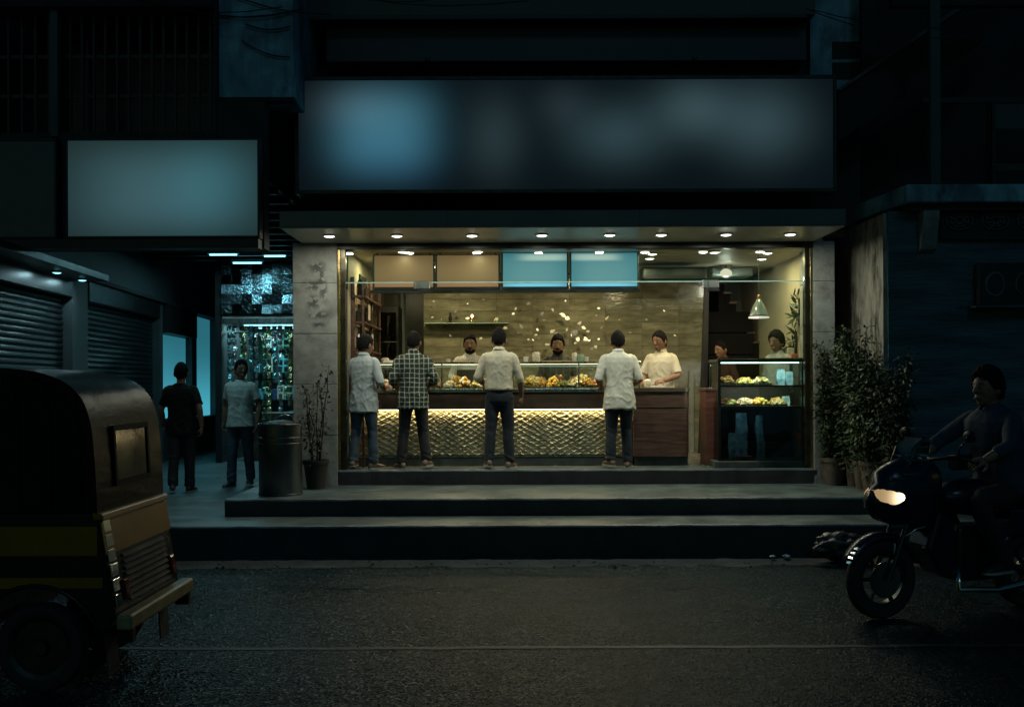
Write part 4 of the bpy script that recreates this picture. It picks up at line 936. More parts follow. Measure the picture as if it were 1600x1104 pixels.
for k in range(15):
    x = s0+.08+.105*k + random.uniform(-.02,.02); y_ = 6.08+random.uniform(-.05,.10); kk = k % 4; nn_ = random.randint(8, 15)
    tt = thing('sachet_string', '%s shining sachet strip hanging in the front of the passage shop' % fn_[kk], 'sachets', (x, y_, 2.86-.125*nn_), '%s sachet strips hanging in the passage shop' % fn_[kk])
    mb = MB()
    for j in range(nn_):
        z = 2.86-.125*j; M = Matrix.Rotation(random.uniform(-.7,.7), 3, 'Z') @ Matrix.Rotation(random.uniform(-.5,.5), 3, 'X'); w = .042
        vs = [(-w,0,0), (0,-.012,-.004), (w,0,0), (w*.96,0,-.10), (0,-.022,-.105), (-w*.96,0,-.10), (0,-.026,-.05), (0,.012,-.05)]
        mb.add([M @ Vector(v) + Vector((x, y_, z)) for v in vs], [(0,1,6), (1,2,6), (2,3,6), (3,4,6), (4,5,6), (5,0,6), (0,7,1), (1,7,2), (2,7,3), (3,7,4), (4,7,5), (5,7,0)])
    stuff(mb.build('sachets', foil[kk], tt)); MB().cyl((x, y_, 2.84-.12*nn_), (x, y_, 2.9), .0025, n=4).build('string', MAT['black'], tt)
for i, (x, y, z, ln, pwr, lab) in enumerate(((s0+.9, 6.9, 2.96, 1.5, 26, 'cool tube lamp on the ceiling of the passage shop, front'), (s0+.9, 7.8, 2.96, 1.5, 20, 'cool tube lamp on the ceiling of the passage shop, back'),
        (-4.75, 4.2, 3.96, .45, 9, 'cool tube lamp under the passage ceiling, left of the nearer pair'), (-3.95, 4.4, 3.96, .35, 9, 'cool tube lamp under the passage ceiling, right of the nearer pair'), (-4.65, 5.3, 3.96, .5, 9, 'cool tube lamp under the passage ceiling, farthest of four'), (-4.0, .9, 3.96, .5, 9, 'cool tube lamp under the passage ceiling, nearest of four'))):
    t = thing('tube_lamp', lab, 'lamp', (x, y, z), 'tube lamps in the passage')
    MB().box(x-ln/2-.03, x+ln/2+.03, y-.035, y+.035, z-.03, z+.018).build('housing', MAT['white'], t)
    MB().cyl((x-ln/2, y, z-.045), (x+ln/2, y, z-.045), .014, n=10).build('tube', MAT['cool_lens'], t)
    lamp('tube_light', 'AREA', (x, y, z-.065), pwr, (.38,.88,1), ln, size_y=.04, parent=t)
# signs of the left building
ysn = yf-.14
x0, x1, z0, z1 = PX(104, ysn), PX(407, ysn), PZ(370, ysn), PZ(214, ysn); w, h = x1-x0, z1-z0
signbox('passage_sign', 'blank pale backlit sign board over the passage at left', x0, x1, z0, z1, ysn, .13,
    glow('passage_sign_face', (.012,.024,.026), [(0, h*.48, w*.44, h*.44, (.028,.070,.074), 3), (w*.24, h*.52, w*.22, h*.4, (.006,.050,.066), 2), (-w*.05, h*.4, w*.35, h*.35, (.008,.018,.030), 2)], .86, (.05,.065,.07), .4), 'black', .024)
x0, x1 = PX(-190, ysn), PX(90, ysn)
signbox('passage_sign', 'unlit dark sign board at the far left edge', x0, x1, z0, z1, ysn, .13, pm('unlit_sign_face', (.05,.075,.085), .35, var=.15), 'black', .024)
MB().box(-16, LXR-.02, yf-.16, yf-.002, zb-.02, PZ(371, ysn)-.002).build('sign_beam', MAT['black'], lb)

# ================================================================== RIGHT BUILDING
rbx = 4.29; yr = -.8
rb = thing('right_building', 'dark old building at right with a carved balcony front and peeling corner', 'building', (6, 0, 0))
MAT['paintbrick'] = pm('painted_masonry', (.05,.11,.135), .75, var=.35, scale=3, bump=.9, bscale=11, stain=.5, sscale=1.4, stretch=(.5,1,3))
MB().box(rbx, 14, yr, yr+.3, Z1-.1, 3.72).build('front_wall', MAT['paintbrick'], rb)
MAT['peeling'] = pm('peeling_whitewash', (.30,.28,.23), .8, var=.3, scale=7, bump=.5, bscale=25, stain=1.0, sscale=4.2, scol=(.02,.02,.018), stretch=(1,1.6,.6))
MB().box(rbx-.05, rbx-.002, yr+.02, 1.2, Z1-.1, 3.70).build('side_wall', MAT['peeling'], rb)
MB().box(XR1+.02, rbx-.052, 1.2, 1.35, Z1, 9.2).build('gap_wall', MAT['plaster_dark'], rb)
MB().box(rbx, 14, 1.0, 1.2, 3.98, 9.2).build('balcony_back_wall', MAT['plaster_dark'], rb)
MB().prism([(4.42, -1.02), (14, -1.02), (14, .9), (4.28, .9), (4.28, .35)], 3.78, 3.98, 'z').build('balcony_ledge', MAT['plaster_blue'], rb, bevel=.012)
MB().prism([(4.50, -.94), (14, -.94), (14, .9), (4.34, .9), (4.34, .4)], 3.70, 3.779, 'z').build('moulding', MAT['plaster_dark'], rb, bevel=.008)
yo = -.94
MB().prism([(-.96, 3.70), (-.96, 3.62), (-.86, 3.28), (-.80, 3.24), (-.801, 3.70)], PX(1441,-.9), PX(1466,-.9), 'x').build('corbel', MAT['concrete'], rb, bevel=.006)
# carved panel under the ledge
cp = MB().box(PX(1470,-.84), PX(1760,-.84), -.85, -.802, PZ(377,-.84), 3.698).build('carved_panel', MAT['plaster_dark'], rb)
for i in range(5):
    cx = PX(1500+56*i, -.86); cz = PZ(347, -.86)
    mb = MB()
    for k in range(3): mb.tube([(cx+math.cos(a)*(.05+.045*k)*1.1, -.862, cz+math.sin(a)*(.04+.034*k)) for a in [q_*math.pi/9 for q_ in range(18)]], .011, 5, closed=True)
    for k in range(8):
        a = k*math.pi/4; mb.tube([(cx+math.cos(a)*.02, -.862, cz+math.sin(a)*.02), (cx+math.cos(a+.5)*.09, -.868, cz+math.sin(a+.5)*.075), (cx+math.cos(a+.2)*.16, -.862, cz+math.sin(a+.2)*.11)], [.010, .014, .005], 5)
    mb.build('rosette', MAT['plaster_grey'], cp, smooth=True)
# carved hood lower down
hd = MB().box(PX(1526,-.86), PX(1640,-.86), -.92, -.802, PZ(480,-.86), PZ(414,-.86)).build('window_hood', MAT['plaster_dark'], rb, bevel=.01)
MB().box(PX(1520,-.9), PX(1646,-.9), -.97, -.803, PZ(484,-.86), PZ(480.5,-.86)).build('hood_sill', MAT['paintbrick'], hd)
for k in range(2):
    cx, cz = PX(1556+46*k, -.93), PZ(447, -.93)
    MB().tube([(cx+math.cos(a)*.10, -.925, cz+math.sin(a)*.13) for a in [q_*math.pi/8 for q_ in range(16)]], .012, 5, closed=True).build('rosette', MAT['paintbrick'], hd, smooth=True)
# balcony post, rear door, slanting parapet
MB().box(PX(1453,-.95), PX(1469,-.95), -1.0, -.90, 3.98, 9.2).build('balcony_post', MAT['plaster_grey'], rb, bevel=.008)
d = MB().box(PX(1545,.98), PX(1680,.98), .93, .998, 3.98, PZ(160,.98)).build('balcony_door', MAT['plaster_grey'], rb, bevel=.006)
for i in range(2):
    for j in range(2): MB().box(PX(1555+62*i,.95), PX(1603+62*i,.95), .912, .928, 4.1+.55*j, 4.55+.55*j).build('door_panel', MAT['plaster_dark'], d, bevel=.01)
y = -.2; MB().prism([(PX(1309,y), PZ(150,y)), (PX(1309,y), PZ(225,y)), (PX(1530,y), PZ(75,y)), (PX(1620,y), PZ(-60,y))], y-.06, y+.06, 'y').build('stair_parapet', MAT['plaster_dark'], rb)
MB().prism([(PX(1309,y), PZ(149,y)), (PX(1309,y), PZ(143,y)), (PX(1620,y), PZ(-67,y)), (PX(1620,y), PZ(-59,y))], y-.09, y+.09, 'y').build('parapet_rail', MAT['plaster_grey'], rb)
y = -.1; MB().box(PX(1347,y), PX(1372,y), y-.05, y+.05, PZ(135,y), 9.2).build('upper_panel', MAT['plaster_dark'], rb)
MB().box(rbx, 14, -.95, -.85, 6.0, 6.25).build('upper_beam', MAT['plaster_dark'], rb)
for k in range(9): MB().box(4.7+.7*k, 4.74+.7*k, -.97, -.92, 3.985, 4.9).build('baluster', MAT['black'], rb)
MB().box(4.62, 14, -.975, -.915, 4.902, 4.96).build('handrail', MAT['black'], rb)
MB().box(rbx, 14, 1.3, 12, 9.0, 9.2).build('roof_slab', MAT['plaster_dark'], rb)

# ================================================================== POTS, PLANTS, BIN
def plant(label, px, py_bot, y, z, pr, ph, hgt, spread, nst, nleaf, lsize, mat, potmat, seed, lean=0):
    rnd = random.Random(seed); x = PX(px, y)
    t = thing('potted_plant', label, 'plant', (x, y, z), 'potted plants by the shop')
    MB().lathe((x, y, z), [(pr*.66, 0), (pr*.93, ph*.86), (pr, ph*.86), (pr*1.03, ph), (pr*.90, ph), (pr*.85, ph*.86)], 20).build('pot', potmat, t, auto=True)
    MB().lathe((x, y, z), [(.0005, ph*.85), (pr*.86, ph*.85)], 20).build('soil', MAT['soil'], t)
    leaves = MB()
    for s in range(nst):
        a = rnd.uniform(0, 6.28); top = Vector((x+math.cos(a)*spread*rnd.uniform(.1,.8)+lean, y+math.sin(a)*spread*rnd.uniform(.1,.6), z+ph*.9+hgt*rnd.uniform(.55,1)))
        b0 = Vector((x+math.cos(a)*pr*.3, y+math.sin(a)*pr*.3, z+ph*.8)); pts = []
        for k in range(9):
            q_ = k/8; p = b0.lerp(top, q_) + Vector((noise.noise((q_*3, s, seed)), noise.noise((q_*3, s, seed+5)), 0))*.07*q_*1.5; pts.append(p)
        MB().tube(pts, [.010*(1-.75*k/8)+.002 for k in range(9)], 5).build('stem', MAT['bark'], t, smooth=True)
        for k in range(nleaf//nst):
            q_ = rnd.random()**.75; i = min(7, int(q_*8)); p = pts[i].lerp(pts[i+1], q_*8-i)
            d = Vector((rnd.gauss(0,1), rnd.gauss(0,1), rnd.gauss(-.1,.7))).normalized(); tw = rnd.uniform(.02, spread*.62)*(1.05-.5*q_)
            c = p + d*tw; ld = (d + Vector((rnd.gauss(0,.5), rnd.gauss(0,.5), rnd.gauss(-.35,.4)))).normalized(); l = lsize*rnd.uniform(.6,1.25)
            u = ld.cross(Vector((rnd.gauss(0,.4), rnd.gauss(0,.4), 1))).normalized()*l*.24; nn = ld.cross(u).normalized()*l*.07
            leaves.add([c, c+ld*l*.35+u+nn, c+ld*l*.72+u*.75+nn, c+ld*l, c+ld*l*.72-u*.75+nn, c+ld*l*.35-u+nn, c+ld*l*.5], [(0,6,2,1), (6,3,2), (0,5,4,6), (6,4,3)])
            if tw > .07 and rnd.random() < .35: leaves.add([p, p+Vector((.003,0,.003)), c+Vector((.002,0,.002)), c], [(0,1,2,3)])
    stuff(leaves.build('leaves', mat, t, flip=False))
    return t
plant('sparse dried plant in a dark pot before the left stone pillar', 493, 762, -.36, Z2, .155, .34, 1.18, .26, 7, 420, .055, MAT['leaf2'], pm('black_pot', (.035,.03,.025), .7, var=.3), 3)
plant('tall thin climber in a pot against the right stone pillar', 1302, 757, -.16, Z2, .155, .33, 1.55, .20, 7, 1700, .055, MAT['leaf'], MAT['terracotta'], 8, -.08)
plant('bushy plant in the small pot, second from the pillar at right', 1334, 756, -.30, Z2, .11, .31, 1.5, .33, 11, 3000, .060, MAT['leaf'], MAT['terracotta'], 9)
plant('dense bushy plant in the pot nearest the road at right', 1364, 771, -.86, Z2, .155, .34, 1.32, .32, 12, 3200, .062, MAT['leaf'], MAT['terracotta'], 12)
plant('tall leafy plant in the rear pot by the peeling corner at right', 1348, 766, -.60, Z2, .12, .33, 1.60, .30, 10, 2500, .058, MAT['leaf'], MAT['terracotta'], 15)
plant('dark leafy shrub in a pot beside the right building wall', 1398, 790, -1.15, Z2, .15, .3, 1.3, .30, 9, 2000, .06, MAT['leaf2'], MAT['terracotta'], 17)

by = -.93; bx = PX(438, by); br = .24; bh = .80
t = thing('steel_bin', 'tall round stainless steel bin standing on the platform by the left pillar', 'bin', (bx, by, Z2))
MB().lathe((bx, by, Z2), [(br*.97, 0), (br, .012), (br, bh*.805), (br*.985, bh*.81), (br*.985, bh*.815), (br, bh*.82), (br, bh), (br*.97, bh), (br*.97, .02), (.0005, .02)], 40).build('body', MAT['binsteel'], t, auto=True)
for z in (.015, bh*.72, bh*.80, bh-.012):
    MB().tube([(bx+math.cos(a)*(br+.003), by+math.sin(a)*(br+.003), Z2+z) for a in [k*math.pi/20 for k in range(40)]], .007, 6, closed=True).build('band', MAT['binsteel'], t, smooth=True)
MB().tube([(bx-.12, by, Z2+bh), (bx-.06, by-.02, Z2+bh+.06), (bx+.06, by-.02, Z2+bh+.10), (bx+.13, by, Z2+bh+.08), (bx+.15, by+.02, Z2+bh)], .006, 6).build('handle', MAT['chrome'], t, smooth=True)
o = MB().ellip((bx, by, Z2+bh-.06), (br*.93, br*.93, .09), 20, 12, fn=lambda d: 1+.18*noise.noise(d*3)).build('rubbish_bag', MAT['black'], smooth=True); tag(o, 'black rubbish bag filling the steel bin', 'bag')
# crumpled sack and litter at the kerb
sx, sy_ = PX(1312, -2.42), -2.42
mb = MB().ellip((sx, sy_, .17), (.27, .15, .15), 48, 30, fn=lambda d: 1 + .30*noise.noise(d*2.2+Vector((3,1,2))) - .22*abs(noise.noise(d*4.5)) - .10*abs(noise.noise(d*11)) - (.1 if d.z < -.5 else 0))
for v in mb.v: v.z = max(v.z, .012)
tag(mb.build('crumpled_sack', pm('dirty_sack', (.03,.033,.033), .35, var=.4, scale=8, bump=.4, bscale=20), smooth=True), 'crumpled grey sack dumped against the kerb by the motorcycle', 'sack')
for i, (px, w, m, lab) in enumerate(((1228, .04, 'bluepack', 'crushed blue wrapper at the kerb, right of two'), (1206, .03, 'bluepack', 'crushed blue wrapper at the kerb, left of two'))):
    x = PX(px, -2.3); mb = MB().ellip((x, -2.3, .05+w*.3), (w, w*.7, w*.4), 10, 7, fn=lambda d: 1+.5*noise.noise(d*3+Vector((i*2.0, 0, 0))))
    tag(mb.build('litter_scrap', MAT[m]), lab, 'litter', 'litter at the kerb')
mb = MB()
for i in range(260):
    x = random.uniform(-4, 4.5); y = -2.20 - abs(random.gauss(0, .16)); r = random.uniform(.004, .018)
    mb.ellip((x, y, .032-min(.03, abs(y+2.2)*.12)+r*.4), (r, r*.8, r*.6), 5, 4)
stuff(tag(mb.build('kerb_gravel', mdust), 'loose grit and gravel lying along the kerb', 'gravel'))

# ================================================================== PEOPLE
def cr(pts, rad, sub=4):
    """smooth a joint chain (Catmull-Rom) with its radii"""
    P = [Vector(p) for p in pts]; o = []; r = []
    for i in range(len(P)-1):
        p0 = P[max(0, i-1)]; p1 = P[i]; p2 = P[i+1]; p3 = P[min(len(P)-1, i+2)]
        for k in range(sub):
            t = k/sub
            o.append(.5*((2*p1) + (p2-p0)*t + (2*p0-5*p1+4*p2-p3)*t*t + (3*p1-p0-3*p2+p3)*t**3)); r.append(rad[i]+(rad[i+1]-rad[i])*t)
    o.append(P[-1]); r.append(rad[-1]); return o, r
def rings(mb, rs, n=18, T=None):
    vs = []
    for (z, rx, ry, yo) in rs:
        for i in range(n):
            a = 2*math.pi*i/n; ca, sa = math.cos(a), math.sin(a)
            e = .85; p = Vector((math.copysign(abs(ca)**e, ca)*rx, yo+math.copysign(abs(sa)**e, sa)*ry, z)); vs.append(T(p) if T else p)
    m = len(rs); fs = [(j*n+i, j*n+(i+1) % n, (j+1)*n+(i+1) % n, (j+1)*n+i) for j in range(m-1) for i in range(n)]
    fs += [tuple(range(n-1, -1, -1)), tuple(range((m-1)*n, m*n))]
    mb.add(vs, fs)
def remesh(mb, voxel, smooth=3):
    me = bpy.data.meshes.new('tmp'); me.from_pydata([tuple(v) for v in mb.v], [], mb.f)
    bm = bmesh.new(); bm.from_mesh(me); bmesh.ops.recalc_face_normals(bm, faces=bm.faces); bm.to_mesh(me); bm.free()
    o = bpy.data.objects.new('tmp', me); COL.objects.link(o)
    r = o.modifiers.new('r', 'REMESH'); r.mode = 'VOXEL'; r.voxel_size = voxel
    s = o.modifiers.new('s', 'SMOOTH'); s.iterations = smooth; s.factor = .5
    bpy.context.view_layer.update()
    out = bpy.data.meshes.new_from_object(o.evaluated_get(bpy.context.evaluated_depsgraph_get()))
    bpy.data.objects.remove(o); bpy.data.meshes.remove(me)
    return out
def put(me, name, mat, parent, k, disp=None, extra=None):
    """scale a mesh, push its vertices along their normals, add loose pieces, link it under parent"""
    if disp:
        ns = [v.normal.copy() for v in me.vertices]
        for v, n in zip(me.vertices, ns): v.co += n*disp(v.co)
    if extra:
        bm = bmesh.new(); bm.from_mesh(me); vv = [bm.verts.new(v) for v in extra.v]
        for f in extra.f:
            try: bm.faces.new([vv[i] for i in f])
            except ValueError: pass
        bmesh.ops.recalc_face_normals(bm, faces=bm.faces); bm.to_mesh(me); bm.free()
    for v in me.vertices: v.co *= k
    me.materials.clear(); me.materials.append(mat); me.polygons.foreach_set('use_smooth', [True]*len(me.polygons)); me.name = name; me.update()
    o = bpy.data.objects.new(name, me); COL.objects.link(o); o.parent = parent; return o
def hand(mb, wrist, d, side, curl=.5, pn=None):
    d = Vector(d).normalized(); pn = Vector(pn or (0, 0, -1)); pn = (pn - d*pn.dot(d)).normalized(); lat = d.cross(pn)*1.0   # lat: across the palm
    M = Matrix((lat, d, pn)).transposed()
    mb.ellip(wrist + d*.048, (.040, .056, .018), 10, 8, M)
    for i, L_ in enumerate((.070, .080, .074, .058)):
        b0 = wrist + d*(.088-.004*abs(i-1.3)) + lat*((i-1.5)*.0195)*side; dd = d.copy(); pts = [b0 - d*.03, b0]; p = b0
        for q_ in range(3):
            a = curl*(.5+.5*q_); dd = (dd*math.cos(a) + pn*math.sin(a)).normalized(); p = p + dd*L_*(.45, .32, .23)[q_]; pts.append(p)
        mb.tube(pts, [.0095, .0095, .0085, .0078, .0062], 7)
    b0 = wrist + d*.028 - lat*.034*side; t1 = (d*.6 - lat*side*.75 + pn*.35).normalized(); t2 = (d*.9 - lat*side*.2 + pn*.4).normalized()
    mb.tube([b0 + lat*.02*side, b0, b0+t1*.038, b0+t1*.038+t2*.034], [.012, .012, .0105, .0075], 7)

SKIN = pm('skin', (.25,.135,.085), .5, var=.15, scale=12, bump=.1, bscale=90)
HAIR = pm('black_hair', (.007,.006,.006), .8, var=.4, scale=40, bump=.3, bscale=120, spec=.12)
EYEW = pm('eye_white', (.26,.24,.21), .4); 
DENIM = pm('dark_denim', (.016,.022,.032), .8, var=.35, scale=14, bump=.2, bscale=120)
DENIM2 = pm('washed_denim', (.05,.075,.10), .8, var=.4, scale=9, bump=.2, bscale=120)
CHARC = pm('charcoal_trousers', (.018,.018,.02), .75, var=.3, scale=10, bump=.15, bscale=120)
SHOE = pm('tan_shoe', (.16,.11,.075), .45, var=.3); SHOE2 = pm('dark_shoe', (.03,.025,.022), .4, var=.3); SOLE = pm('pale_sole', (.35,.32,.27), .7)
def cloth(name, col, var=.12): return pm(name, col, .78, var=var, scale=5, bump=.18, bscale=160, spec=.25)
def pattern_cloth(name, base, lines):
    """woven cloth; lines: (axis 0/2, frequency per metre, duty, colour)"""
    m = cloth(name, base); nt = m.node_tree; L = nt.links.new; b = nt.nodes['Principled BSDF']
    tc = nt.nodes.new('ShaderNodeTexCoord'); sp = nt.nodes.new('ShaderNodeSeparateXYZ')
    n = nt.nodes.new('ShaderNodeTexNoise'); n.inputs['Scale'].default_value = 7; L(tc.outputs['Object'], n.inputs['Vector'])
    mx0 = nt.nodes.new('ShaderNodeMixRGB'); mx0.blend_type = 'LINEAR_LIGHT'; mx0.inputs[0].default_value = .02; L(tc.outputs['Object'], mx0.inputs[1]); L(n.outputs['Color'], mx0.inputs[2]); L(mx0.outputs[0], sp.inputs[0])
    last = b.inputs['Base Color'].links[0].from_socket
    for ax, fr, duty, col in lines:
        a = nt.nodes.new('ShaderNodeMath'); a.operation = 'MULTIPLY'; a.inputs[1].default_value = fr; L(sp.outputs[ax], a.inputs[0])
        f = nt.nodes.new('ShaderNodeMath'); f.operation = 'FRACT'; L(a.outputs[0], f.inputs[0])
        g = nt.nodes.new('ShaderNodeMath'); g.operation = 'LESS_THAN'; g.inputs[1].default_value = duty; L(f.outputs[0], g.inputs[0])
        h = nt.nodes.new('ShaderNodeMath'); h.operation = 'MULTIPLY'; h.inputs[1].default_value = .75; L(g.outputs[0], h.inputs[0])
        mx = nt.nodes.new('ShaderNodeMixRGB'); mx.inputs[2].default_value = c4(col); L(h.outputs[0], mx.inputs[0]); L(last, mx.inputs[1]); last = mx.outputs[0]
    L(last, b.inputs['Base Color']); return m

def person(label, loc, face, H=1.68, shirt=None, trousers=None, shoes=None, arms=('front','front'), hem=.74, tucked=False, sleeve=.45, legs=.10, turn=0, tilt=0, lean=0,
           beard=False, collar=True, seed=0, girth=1.0, leg_pts=None, helmet=False, stride=0, curl=.6, apron=None, hairk=1.0, foot_out=12):
    k = H/1.70; t = thing('person', label, 'person', loc, 'people', R(face)); rnd = random.Random(seed)
    LM = Matrix.Rotation(-R(lean), 3, 'X'); piv = Vector((0, 0, .90))
    T = lambda p: LM @ (Vector(p)-piv) + piv
    nk = T((0, -.005, 1.46)); HM = Matrix.Rotation(R(turn), 3, 'Z') @ Matrix.Rotation(-R(tilt), 3, 'X')
    HS = 1.11
    TH = lambda p: HM @ ((Vector(p)-Vector((0,0,1.475)))*HS + Vector((0,0,.015))) + nk
    HM3 = HM*HS
    g = girth
    # joints
    A = []
    for s, a in ((-1, arms[0]), (1, arms[1])):
        sh = T((s*.166*g, -.005, 1.372))
        if isinstance(a, str):
            e, w, d = {'front': ((s*.262, -.02, 1.125), (s*.19, .20, 1.02), (-s*.25, 1, -.05)), 'down': ((s*.258, -.03, 1.11), (s*.262, .05, .86), (-s*.05, .25, -1)),
                       'low': ((s*.27, -.01, 1.12), (s*.23, .19, .97), (-s*.35, 1, -.15)), 'back': ((s*.255, -.09, 1.125), (s*.275, -.06, .87), (0, .15, -1)),
                       'work': ((s*.255, .03, 1.14), (s*.14, .25, 1.06), (-s*.5, 1, -.1)), 'swing': ((s*.262, .01, 1.11), (s*.265, .14, .88), (0, .45, -1))}[a]
        else: e, w, d = a
        A.append((s, sh, Vector(e), Vector(w), Vector(d)))
    if leg_pts is None:
        leg_pts = []
        for s in (-1, 1):
            st = stride*s; leg_pts.append((s, Vector((s*.085, 0, .87)), Vector((s*(.085+(legs-.085)*.5), .02+st*.55, .49)), Vector((s*legs, -.01+st, .085 + (.03 if st < 0 else 0))), s*-foot_out))
    # --- body
    mb = MB()
    rings(mb, [(z, rx*g*.90, ry*g*.90, yo) for z, rx, ry, yo in ((.80,.12,.09,0), (.88,.16,.11,0), (.98,.15,.105,0), (1.10,.14,.10,0), (1.24,.165,.112,.005), (1.34,.18,.108,0), (1.41,.15,.085,-.005), (1.45,.075,.062,-.008))], 16, T)
    pts = [T((0,-.008,1.42)), TH((0,-.002,1.475)), TH((0,.008,1.54))]; mb.tube(pts, [.062, .056, .056], 12)
    jawf = lambda d: 1 - .16*max(0, -d.z)*max(0, -d.y) - .10*max(0, -d.z-.3)
    hc = TH((0, .012, 1.588)); mb.ellip(hc, (.076, .096, .115), 18, 14, HM3, jawf)
    mb.ellip(TH((0, .040, 1.527)), (.052, .058, .052), 12, 8, HM3); mb.ellip(TH((0, .070, 1.492)), (.026, .022, .020), 10, 6, HM3)
    mb.tube([TH((0, .100, 1.598)), TH((0, .116, 1.570)), TH((0, .112, 1.556))], [.011, .016, .018], 8)
    mb.ellip(TH((0, .083, 1.614)), (.055, .018, .012), 10, 6, HM3)
    mb.ellip(TH((0, .098, 1.527)), (.026, .014, .012), 10, 6, HM3)
    for s in (-1, 1): mb.ellip(TH((s*.079, .005, 1.573)), (.012, .022, .034), 8, 8, HM3)
    for s, sh, e, w, d in A:
        p, r = cr([T((s*.10, 0, 1.37)), sh, sh.lerp(e, .5), e, e.lerp(w, .35), w], [.05, .055, .049, .041, .042, .028]); mb.tube(p, r, 12)
    for s, h, kn, an, fo in leg_pts:
        p, r = cr([h+Vector((0,0,.03)), h.lerp(kn, .45), kn, kn.lerp(an, .35), an], [.085, .072, .055, .053, .038]); mb.tube(p, r, 12)
    ex = MB()
    for s, sh, e, w, d in A: hand(ex, w - d.normalized()*.012, d, s, curl, (-s*.6, 0, -.8) if abs(d.normalized().z) < .6 else (-s, .2, 0))
    put(remesh(mb, .0085, 3), 'body', SKIN, t, k, extra=ex)
    # --- face
    def loc_(m_, nm, mt):
        for v in m_.v: v *= k
        return m_.build(nm, mt, t, local=True, smooth=True)
    for s in (-1, 1):
        m_ = MB().ellip(TH((s*.031, .0935, 1.593)), (.012, .008, .0055), 10, 6, HM3); e_ = loc_(m_, 'eye', EYEW)
        m_ = MB().ellip(TH((s*.031, .101, 1.593)), (.0058, .004, .0055), 8, 6, HM3)
        for v in m_.v: v *= k
        m_.build('pupil', HAIR, e_, local=True, smooth=True)
        loc_(MB().tube([TH((s*.014, .106, 1.614)), TH((s*.034, .104, 1.619)), TH((s*.052, .092, 1.612))], [.0025, .0035, .002], 5), 'eyebrow', HAIR)
    loc_(MB().tube([TH((-.024, .110, 1.523)), TH((0, .114, 1.526)), TH((.024, .110, 1.523))], [.002, .003, .002], 5), 'mouth', SHOE2)
    if beard: loc_(MB().tube([TH((-.032, .104, 1.535)), TH((-.012, .121, 1.544)), TH((.012, .121, 1.544)), TH((.032, .104, 1.535))], [.005, .010, .010, .005], 6), 'moustache', HAIR)
    if helmet:
        hb = MB(); hb.ellip(TH((0, .005, 1.60)), (.135, .155, .145), 28, 18, HM3, lambda d: 1 if not (d.y > .45 and d.z < .25) else .72)
        for v in hb.v: v *= k
        hb.build('helmet', MAT['rick_black'], t, local=True, smooth=True)
        pk = MB(); pk.ellip(TH((0, .135, 1.650)), (.10, .060, .012), 14, 8, HM3)
        for v in pk.v: v *= k
        pk.build('visor_peak', MAT['rick_black'], t, local=True, smooth=True)
    else:
        def hf(d):
            az = math.atan2(abs(d.x), d.y)/math.pi           # 0 front .. 1 back
            line = .66 - .80*az if az < .30 else (.42 - .54*min(1, (az-.30)/.12) if az < .60 else .42 - 1.02*min(1, az*1.15)**.8)
            line += .10*noise.noise(d*4 + Vector((seed*3.0, 0, 0)))
            return (1.0 + (.045+.03*max(0, d.z))*hairk + .045*noise.noise(d*7+Vector((0, seed*2.0, 0))) + .05*noise.noise(d*15) + .03*noise.noise(d*31)) if d.z > line else .80
        hb = MB(); hb.ellip(hc, (.080, .100, .121), 56, 40, HM3, hf)
        for v in hb.v: v *= k
        hb.build('hair', HAIR, t, local=True, smooth=True)
    if beard:
        bb = MB(); bb.ellip(TH((0, .022, 1.545)), (.072, .088, .088), 24, 18, HM3, lambda d: (1.03 + .05*noise.noise(d*9)) if (d.z < -.18 and d.y > -.05 and not (d.z > -.5 and abs(d.x) < .30)) else .70)
        for v in bb.v: v *= k
        bb.build('beard', HAIR, t, local=True, smooth=True)
    # --- shirt
    mb = MB(); bot = .955 if tucked else hem
    rs = []
    for z, rx, ry, yo in ((.70,.190,.146,0), (.80,.191,.147,0), (.88,.190,.143,0), (.98,.176,.132,0), (1.10,.166,.122,0), (1.22,.180,.128,.004), (1.32,.192,.124,0), (1.385,.178,.108,-.004), (1.425,.125,.086,-.008), (1.462,.072,.066,-.010)):
        if z > bot+.02: rs.append((z, rx*g, ry*g, yo))
    if tucked: rs = [(bot, .158*g, .118*g, 0), (bot+.03, .178*g, .132*g, 0)] + rs[1:]
    else: rs = [(bot, .195*g, .150*g, 0)] + rs
    rings(mb, rs, 20, T)
    for s, sh, e, w, d in A:
        c = sleeve
        chain = [T((s*.09, -.003, 1.37)), sh, sh.lerp(e, .5)]; rad = [.056, .060, .060]
        if c > .5: chain += [e, e.lerp(w, (c-.5)*2*.92)]; rad += [.054, .048]
        else: chain += [sh.lerp(e, max(.6, c*2))]; rad += [.062]
        p, r = cr(chain, rad); mb.tube(p, r, 14)
    o3 = Vector((seed*7.3, seed*1.7, 0))
    def folds(p):
        f = .45 + .75*min(1, max(0, (1.34-p.z)/.35))
        a = noise.noise(Vector((p.x*8+p.z*1.5, p.y*8, p.z*2.6-abs(p.x)*5))+o3)*.016
        n2 = noise.noise(Vector((p.x*8-p.z*6, p.y*8, p.z*6+p.x*5))+o3*2); b_ = (1-min(1, abs(n2)*2.2))**2*.013
        n3 = noise.noise(Vector((p.x*7, p.y*7, p.z*16+abs(p.x)*14))+o3*3); c_ = (1-min(1, abs(n3)*2.5))**2*.008
        return f*(.8*a+.5*b_+.35*c_-.003) + .0015*noise.noise(p*28)
    sm = remesh(mb, .0095, 2)
    put(sm, 'shirt', shirt, t, k, folds)
